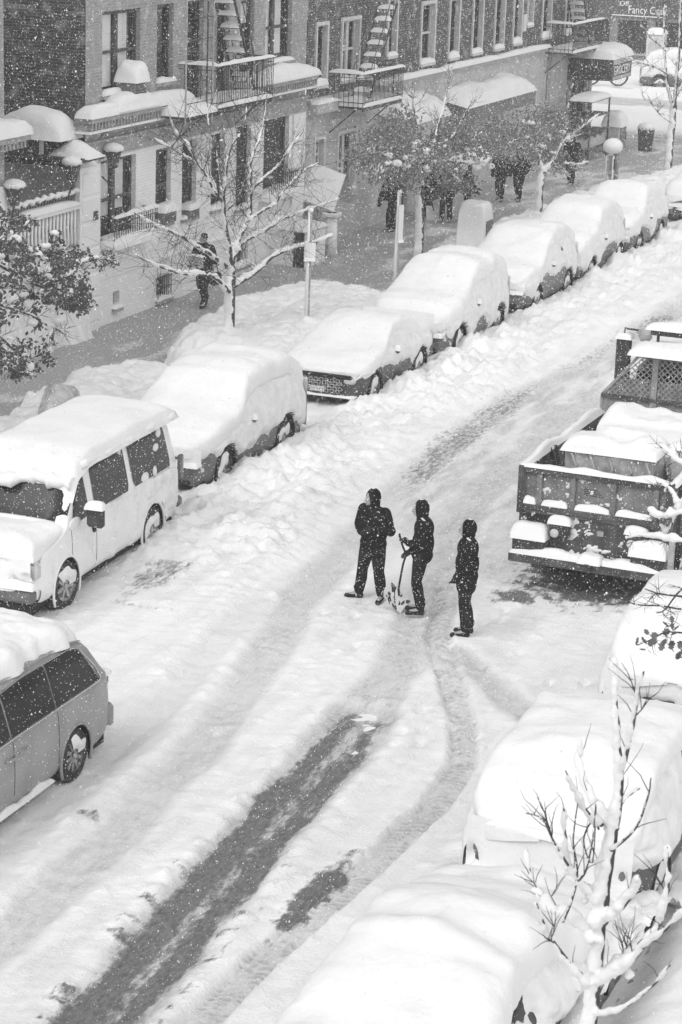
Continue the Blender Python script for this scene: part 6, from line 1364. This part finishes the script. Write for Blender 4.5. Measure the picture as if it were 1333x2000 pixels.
# --- snow-clotted young tree close to the camera
t = Tree(43); t.vox = .0068
def P3(a, b, yy): return at(a, b, Y=yy)
base = P3(1180, 2000, 7.6); base = np.array([base[0], 7.6, 0.3])
t.limb([base, base+[.05, 0, 3.0], base+[-.02, .05, 5.2], P3(1150, 2080, 7.6), P3(1160, 1960, 7.6), P3(1172, 1850, 7.6), P3(1180, 1760, 7.6), P3(1190, 1690, 7.6), P3(1198, 1630, 7.6)], .036, .008, 12, .02, True, jit=.003)
K = .022
for L, a, b, y0, y1, sn in [
    ([(1180, 1770), (1190, 1690), (1205, 1600), (1212, 1520), (1206, 1430), (1203, 1360), (1200, 1300)], .024, .005, 7.6, 7.6, .035),
    ([(1212, 1510), (1225, 1470), (1240, 1400), (1250, 1340), (1258, 1312)], .012, .003, 7.6, 7.4, .026),
    ([(1205, 1620), (1170, 1580), (1150, 1540), (1135, 1500), (1134, 1455)], .014, .003, 7.6, 7.9, .034),
    ([(1175, 1610), (1150, 1590), (1130, 1555), (1105, 1505)], .012, .002, 7.6, 7.3, .030),
    ([(1180, 1780), (1150, 1740), (1115, 1690), (1106, 1640), (1102, 1580)], .013, .003, 7.6, 7.4, .034),
    ([(1110, 1690), (1085, 1650), (1060, 1600), (1028, 1588)], .006, .002, 7.45, 7.2, .006),
    ([(1175, 1850), (1130, 1800), (1085, 1780), (1060, 1760), (1040, 1720), (1030, 1660)], .017, .003, 7.6, 7.9, .040),
    ([(1165, 1930), (1120, 1890), (1085, 1845), (1060, 1800), (1048, 1765)], .014, .004, 7.6, 7.3, .038),
    ([(1178, 1800), (1215, 1770), (1245, 1730), (1248, 1712)], .020, .004, 7.6, 7.5, .045),
    ([(1170, 1920), (1215, 1890), (1255, 1850), (1290, 1800), (1305, 1730), (1303, 1655)], .018, .004, 7.6, 7.3, .040),
    ([(1255, 1850), (1300, 1815), (1345, 1770)], .010, .003, 7.45, 7.2, .025),
    ([(1160, 1980), (1200, 1975), (1245, 1950), (1280, 1920), (1310, 1885)], .010, .002, 7.6, 7.3, .014),
    ([(1195, 1660), (1240, 1620), (1265, 1560), (1272, 1520)], .008, .002, 7.55, 7.3, .006),
    ([(1200, 1640), (1215, 1570), (1250, 1540)], .008, .002, 7.6, 7.8, .018),
    ([(1162, 1950), (1190, 1900), (1230, 1860), (1262, 1820)], .012, .003, 7.6, 7.9, .035),
    ([(1170, 1620), (1160, 1600), (1140, 1640), (1158, 1685), (1165, 1575)], .005, .002, 7.6, 7.6, .0),
    ([(1130, 1720), (1145, 1700), (1158, 1640), (1164, 1570)], .006, .002, 7.5, 7.4, .003),
    ([(1100, 1800), (1120, 1750), (1128, 1700), (1120, 1640), (1130, 1560)], .007, .002, 7.6, 7.4, .004),
    ([(1180, 1735), (1175, 1700), (1190, 1640), (1188, 1590)], .018, .006, 7.6, 7.7, .05)]:
    N = len(L); pts = [P3(p, q, y0+(y1-y0)*i/(N-1)) for i, (p, q) in enumerate(L)]
    q = t.limb(pts, a*.9, b, 7, sn*.66, jit=.015); t.twigs(q, max(2, N//2), .15, .0022, 1, .7, 0.0, .7, .2)
for (a, b, r) in ((1200, 1306, .024), (1134, 1462, .02), (1102, 1590, .016), (1303, 1665, .018)):
    p = P3(a, b, 7.6); t.s.ell(p, (r*.8, r*.8, r*1.9), 9, 7)
for (a, b, r) in ((1175, 1800, .045), (1190, 1610, .03), (1160, 1900, .04), (1150, 1745, .03), (1225, 1880, .03), (1110, 1700, .022)):
    p = P3(a, b, 7.6)
    for q in range(5): t.s.ell((p[0]+rn.uniform(-1, 1)*r, p[1]+rn.uniform(-1, 1)*r, p[2]+rn.uniform(-1, 1)*r*1.2), (r*rn.uniform(.4, .75),)*3, 8, 6)
for k_ in (2, 6, 7, 8, 10, 15):
    t.twigs(t.segs[k_][0], 2, .24, .003, 2, .55, 0.0, .7, .3)
t.finish('young_tree', 'snow-clotted young tree close to the camera at the lower right', base=base)

# --- oak branches reaching in from the right edge, with separate leaves
t = Tree(57); base = np.array([1.4, 13.0, .3])
t.limb([base, base+[-.1, 0, 3], base+[-.2, .2, 6.0]], .16, .08, 12, .03, True)
def PR(a, b, yy): return at(a, b, Y=yy)
hub = base+[-.2, .2, 5.6]
tipsL = []
for L, yy in [([(1400, 1240), (1333, 1236), (1300, 1235), (1270, 1250), (1245, 1260)], 12.0), ([(1400, 1190), (1333, 1190), (1290, 1183), (1240, 1180), (1195, 1160), (1180, 1165)], 12.3), ([(1390, 1120), (1333, 1150), (1300, 1190), (1283, 1197)], 12.1), ([(1333, 1165), (1290, 1160), (1260, 1150)], 12.3),
              ([(1420, 1080), (1333, 1060), (1290, 1050), (1240, 1050), (1222, 1052)], 14.0), ([(1420, 1000), (1333, 985), (1320, 965), (1295, 945), (1270, 950)], 14.2), ([(1400, 1000), (1333, 1000), (1300, 1010), (1265, 1000)], 14.0), ([(1380, 930), (1333, 905), (1310, 885), (1290, 870)], 14.4), ([(1400, 960), (1340, 975), (1310, 1030), (1296, 1045)], 14.1)]:
    pts = [PR(a, b, yy+.05*i) for i, (a, b) in enumerate(L)]; big = yy > 13.5
    t.limb([hub, (Vector(hub)+Vector(pts[0]))/2+Vector((0, 0, .25)), pts[0]], .03, .014, 6, .02)
    q = t.limb(pts, .009 if big else .007, .003, 6, .028 if big else .004, jit=.01); t.twigs(q, 5 if not big else 5, .16, .0026, 2, .1, .0 if not big else .012, .9, .35)
t.vox = .016
OT = t.finish('oak_tree', 'oak boughs with lobed leaves and snow reaching in from the right edge', base=base)
lobes = []
for k in range(25):
    a = math.pi*(k/24)*2; rr = .5+.5*abs(math.cos(a*3.5)); lobes.append((math.sin(a)*rr*.62, .5-math.cos(a)*.55*(.8+.2*rr)))
lm = bpy.data.meshes.new('leaf'); vs = [(0, .5, .03)]+[(x, y, .06*x*x) for x, y in lobes[:-1]]; lm.from_pydata(vs, [], [(0, i+1, (i+1) % 24+1) for i in range(24)]); lm.materials.append(LEAFN)
spots = [(1298, 1228), (1306, 1222), (1313, 1232), (1292, 1238), (1302, 1240), (1310, 1243), (1320, 1228), (1252, 1258), (1262, 1252), (1270, 1262), (1278, 1255), (1258, 1270), (1268, 1272), (1286, 1264), (1290, 1272), (1240, 1262), (1325, 1268), (1331, 1262), (1318, 1275), (1328, 1282), (1333, 1275), (1322, 1288), (1312, 1268), (1276, 1246), (1264, 1240), (1300, 1262), (1333, 1250), (1316, 1216)]
for (a, b) in spots:
    for j in range(1):
        o = bpy.data.objects.new('leaf', lm); C.objects.link(o); p = PR(a+rn.uniform(-4, 4), b+rn.uniform(-4, 4), 12.05+rn.uniform(-.08, .08)); o.parent = OT; o.location = (p[0]-base[0], p[1]-base[1], p[2]-base[2]); s_ = rn.uniform(.034, .05)
        o.scale = (s_, s_, s_); o.rotation_euler = (rn.uniform(.3, 1.6), rn.uniform(-.5, .5), rn.uniform(0, 6.28))

# ------------------------------------------------------------------ street furniture
def signpost(p0, p1, lbl, sign=None, lean=0):
    a = np.array(at(*p0, X=-19.9)); b = np.array(at(*p1, X=-19.9)); t = thing('sign_post', a-[0, 0, .3], lbl, 'sign post', 'steel sign posts by the kerb'); h = b[2]-a[2]+.3; dy = b[1]-a[1]
    MB().box(-.025, .025, -.03, .03, 0, h).build('post', STEEL, t); MB().box(-.055, -.026, -.05, .02, .0, h).build('wind_snow', SNOWF, t)
    MB().tube([(-.04, -.02, 0), (-.04, -.02, h*.5), (-.03, -.02, h)], [.05, .045, .03], 8).build('wind_snow', SNOWF, t, True)
    MB().ell((0, 0, h+.02), (.06, .07, .06)).build('snow_cap', SNOWF, t, True)
    if sign:
        z, w, hh, rot = sign; M = Matrix.Rotation(rot, 4, 'Z'); s_ = MB().box(-w/2, w/2, -.05, -.03, z, z+hh, M=M, bev=.004).build('sign_plate', SIGNW, t); MB().pillow(-w/2, w/2, -.12, -.02, z, .1, M=M).build('plate_snow', SNOWF, s_, True)
        U, V = np.meshgrid(np.linspace(-1, 1, 10), np.linspace(0, 1, 12), indexing='ij'); P = np.stack([U*w*.5, -.06-.05*np.sqrt(np.clip(1-U**2, 0, 1))*(.5+.7*fbm(U*3, V*3, 5)), z+V*hh], -1)
        m = MB().grid(P); m.v = [tuple(M @ Vector(v)) for v in m.v]; m.build('plate_snow', SNOWF, s_, True)
    return t
signpost((601, 655), (612, 411), 'tall thin sign post between the bare tree and the grille car', (2.05, .26, .42, R(20)))
signpost((775, 553), (774, 378), 'shorter steel sign post with an edge-on snowy sign, beside the leafy tree', (1.35, .18, .95, R(70)))
t = thing('mail_box', (-20.2, 61.9, .12), 'snow-wrapped mail box standing between the kerb cars and the pavement', 'mail box')
MB().box(-.32, .32, -.3, .3, .12, 1.05, bev=.05).build('box_body', PAINTG, t)
U = np.linspace(0, math.pi, 12); G = np.array([[(.34*math.cos(a), yy, 1.03+.3*math.sin(a)) for yy in (-.3, .3)] for a in U]); MB().grid(G).add([g[0] for g in G], [tuple(range(12))]).add([g[1] for g in G], [tuple(range(12))]).build('round_top', PAINTG, t, True)
for x in (-.27, .27):
    for y in (-.25, .25): MB().box(x-.03, x+.03, y-.03, y+.03, 0, .13).build('leg', DARK, t)
MB().box(-.2, .2, -.32, -.29, .95, 1.15).build('mail_slot', DARK, t)
MB().pillow(-.50, .30, -.48, .40, .05, 1.66, 22, 22, seed=4, p=7, amp=.06).build('snow_cap', SNOWF, t, True)
t = thing('parking_meter', (-20.25, 76.3, .12), 'white-plastered meter post wearing a large round snow ball', 'parking meter')
MB().box(-.17, .17, -.15, .15, 0, 1.55, bev=.03).build('meter_body', PAINTG, t); MB().box(-.22, .09, -.2, .02, .1, 1.52, bev=.06).build('snow_coat', SNOWF, t, True)
MB().box(-.10, .10, -.17, -.14, 1.0, 1.35).build('screen', DARK, t); MB().ell((-.03, -.03, 1.76), (.34, .34, .27), 16, 10).build('snow_cap', SNOWF, t, True)

# ------------------------------------------------------------------ falling snow and haze
def flakes(n_list, seed=11):
    rs = np.random.RandomState(seed); P = []; Rr = []
    for (d0, d1, n, r0, r1) in n_list:
        t = (rs.rand(n)*(d1**3-d0**3)+d0**3)**(1/3)
        a = rs.uniform(-.175, .175, n); b = rs.uniform(-.25, .25, n)
        q = FWD[None]+RIGHT[None]*a[:, None]+UP[None]*b[:, None]
        p = np.array([0, 0, CAMH])+q*t[:, None]
        k = (p[:, 2] > .15) & (p[:, 0] > -24.7) | (p[:, 1] > 92) & (p[:, 2] > .2); P.append(p[k]); Rr.append(rs.uniform(r0, r1, n)[k]*rs.choice([.5, .8, 1.12, 1.6], k.sum(), p=[.42, .36, .18, .04]))
    P = np.concatenate(P); r = np.concatenate(Rr); n = len(P)
    T = np.array([(1, 1, 1), (1, -1, -1), (-1, 1, -1), (-1, -1, 1)])/math.sqrt(3)
    ax = rs.randn(n, 3); ax /= np.linalg.norm(ax, axis=1)[:, None]; an = rs.uniform(0, math.pi, n)
    K = np.zeros((n, 4, 3))
    for i in range(4):
        v = T[i][None]; K[:, i] = v*np.cos(an)[:, None]+np.cross(ax, v)*np.sin(an)[:, None]+ax*(ax@T[i])[:, None]*(1-np.cos(an))[:, None]
    K = K*r[:, None, None]*1.25; K[:, :, 2] *= 1.3; V = (P[:, None]+K).reshape(-1, 3)
    F = (np.array([(0, 1, 2), (0, 3, 1), (0, 2, 3), (1, 3, 2)])[None]+4*np.arange(n)[:, None, None]).reshape(-1, 3)
    me = bpy.data.meshes.new('falling_snow'); me.vertices.add(len(V)); me.vertices.foreach_set('co', V.astype(np.float32).ravel())
    me.loops.add(F.size); me.loops.foreach_set('vertex_index', F.astype(np.int32).ravel()); me.polygons.add(len(F))
    me.polygons.foreach_set('loop_start', np.arange(0, F.size, 3, dtype=np.int32)); me.update(calc_edges=True); me.validate(); me.materials.append(FLAKE)
    me.polygons.foreach_set('use_smooth', [True]*len(me.polygons))
    o = bpy.data.objects.new('falling_snow', me); C.objects.link(o); tag(o, 'thick white snowflakes falling all over the street', kind='stuff')
flakes([(3.5, 15, 700, .0015, .003), (15, 32, 80000, .003, .005), (32, 50, 150000, .0036, .006), (50, 75, 140000, .005, .0085), (75, 125, 100000, .0085, .0135)])
hz = MB().box(-300, 300, -70, 440, -2.0, 22).build('haze', SNOW); hz.data.materials.clear()
hm = bpy.data.materials.new('haze'); hm.use_nodes = True; ht = hm.node_tree; ht.nodes.clear()
ho = ht.nodes.new('ShaderNodeOutputMaterial'); hv = ht.nodes.new('ShaderNodeVolumePrincipled'); hv.inputs['Color'].default_value = grey(.97); hv.inputs['Density'].default_value = HAZE_D
ht.links.new(hv.outputs[0], ho.inputs['Volume']); hz.data.materials.append(hm); hz['kind'] = 'stuff'
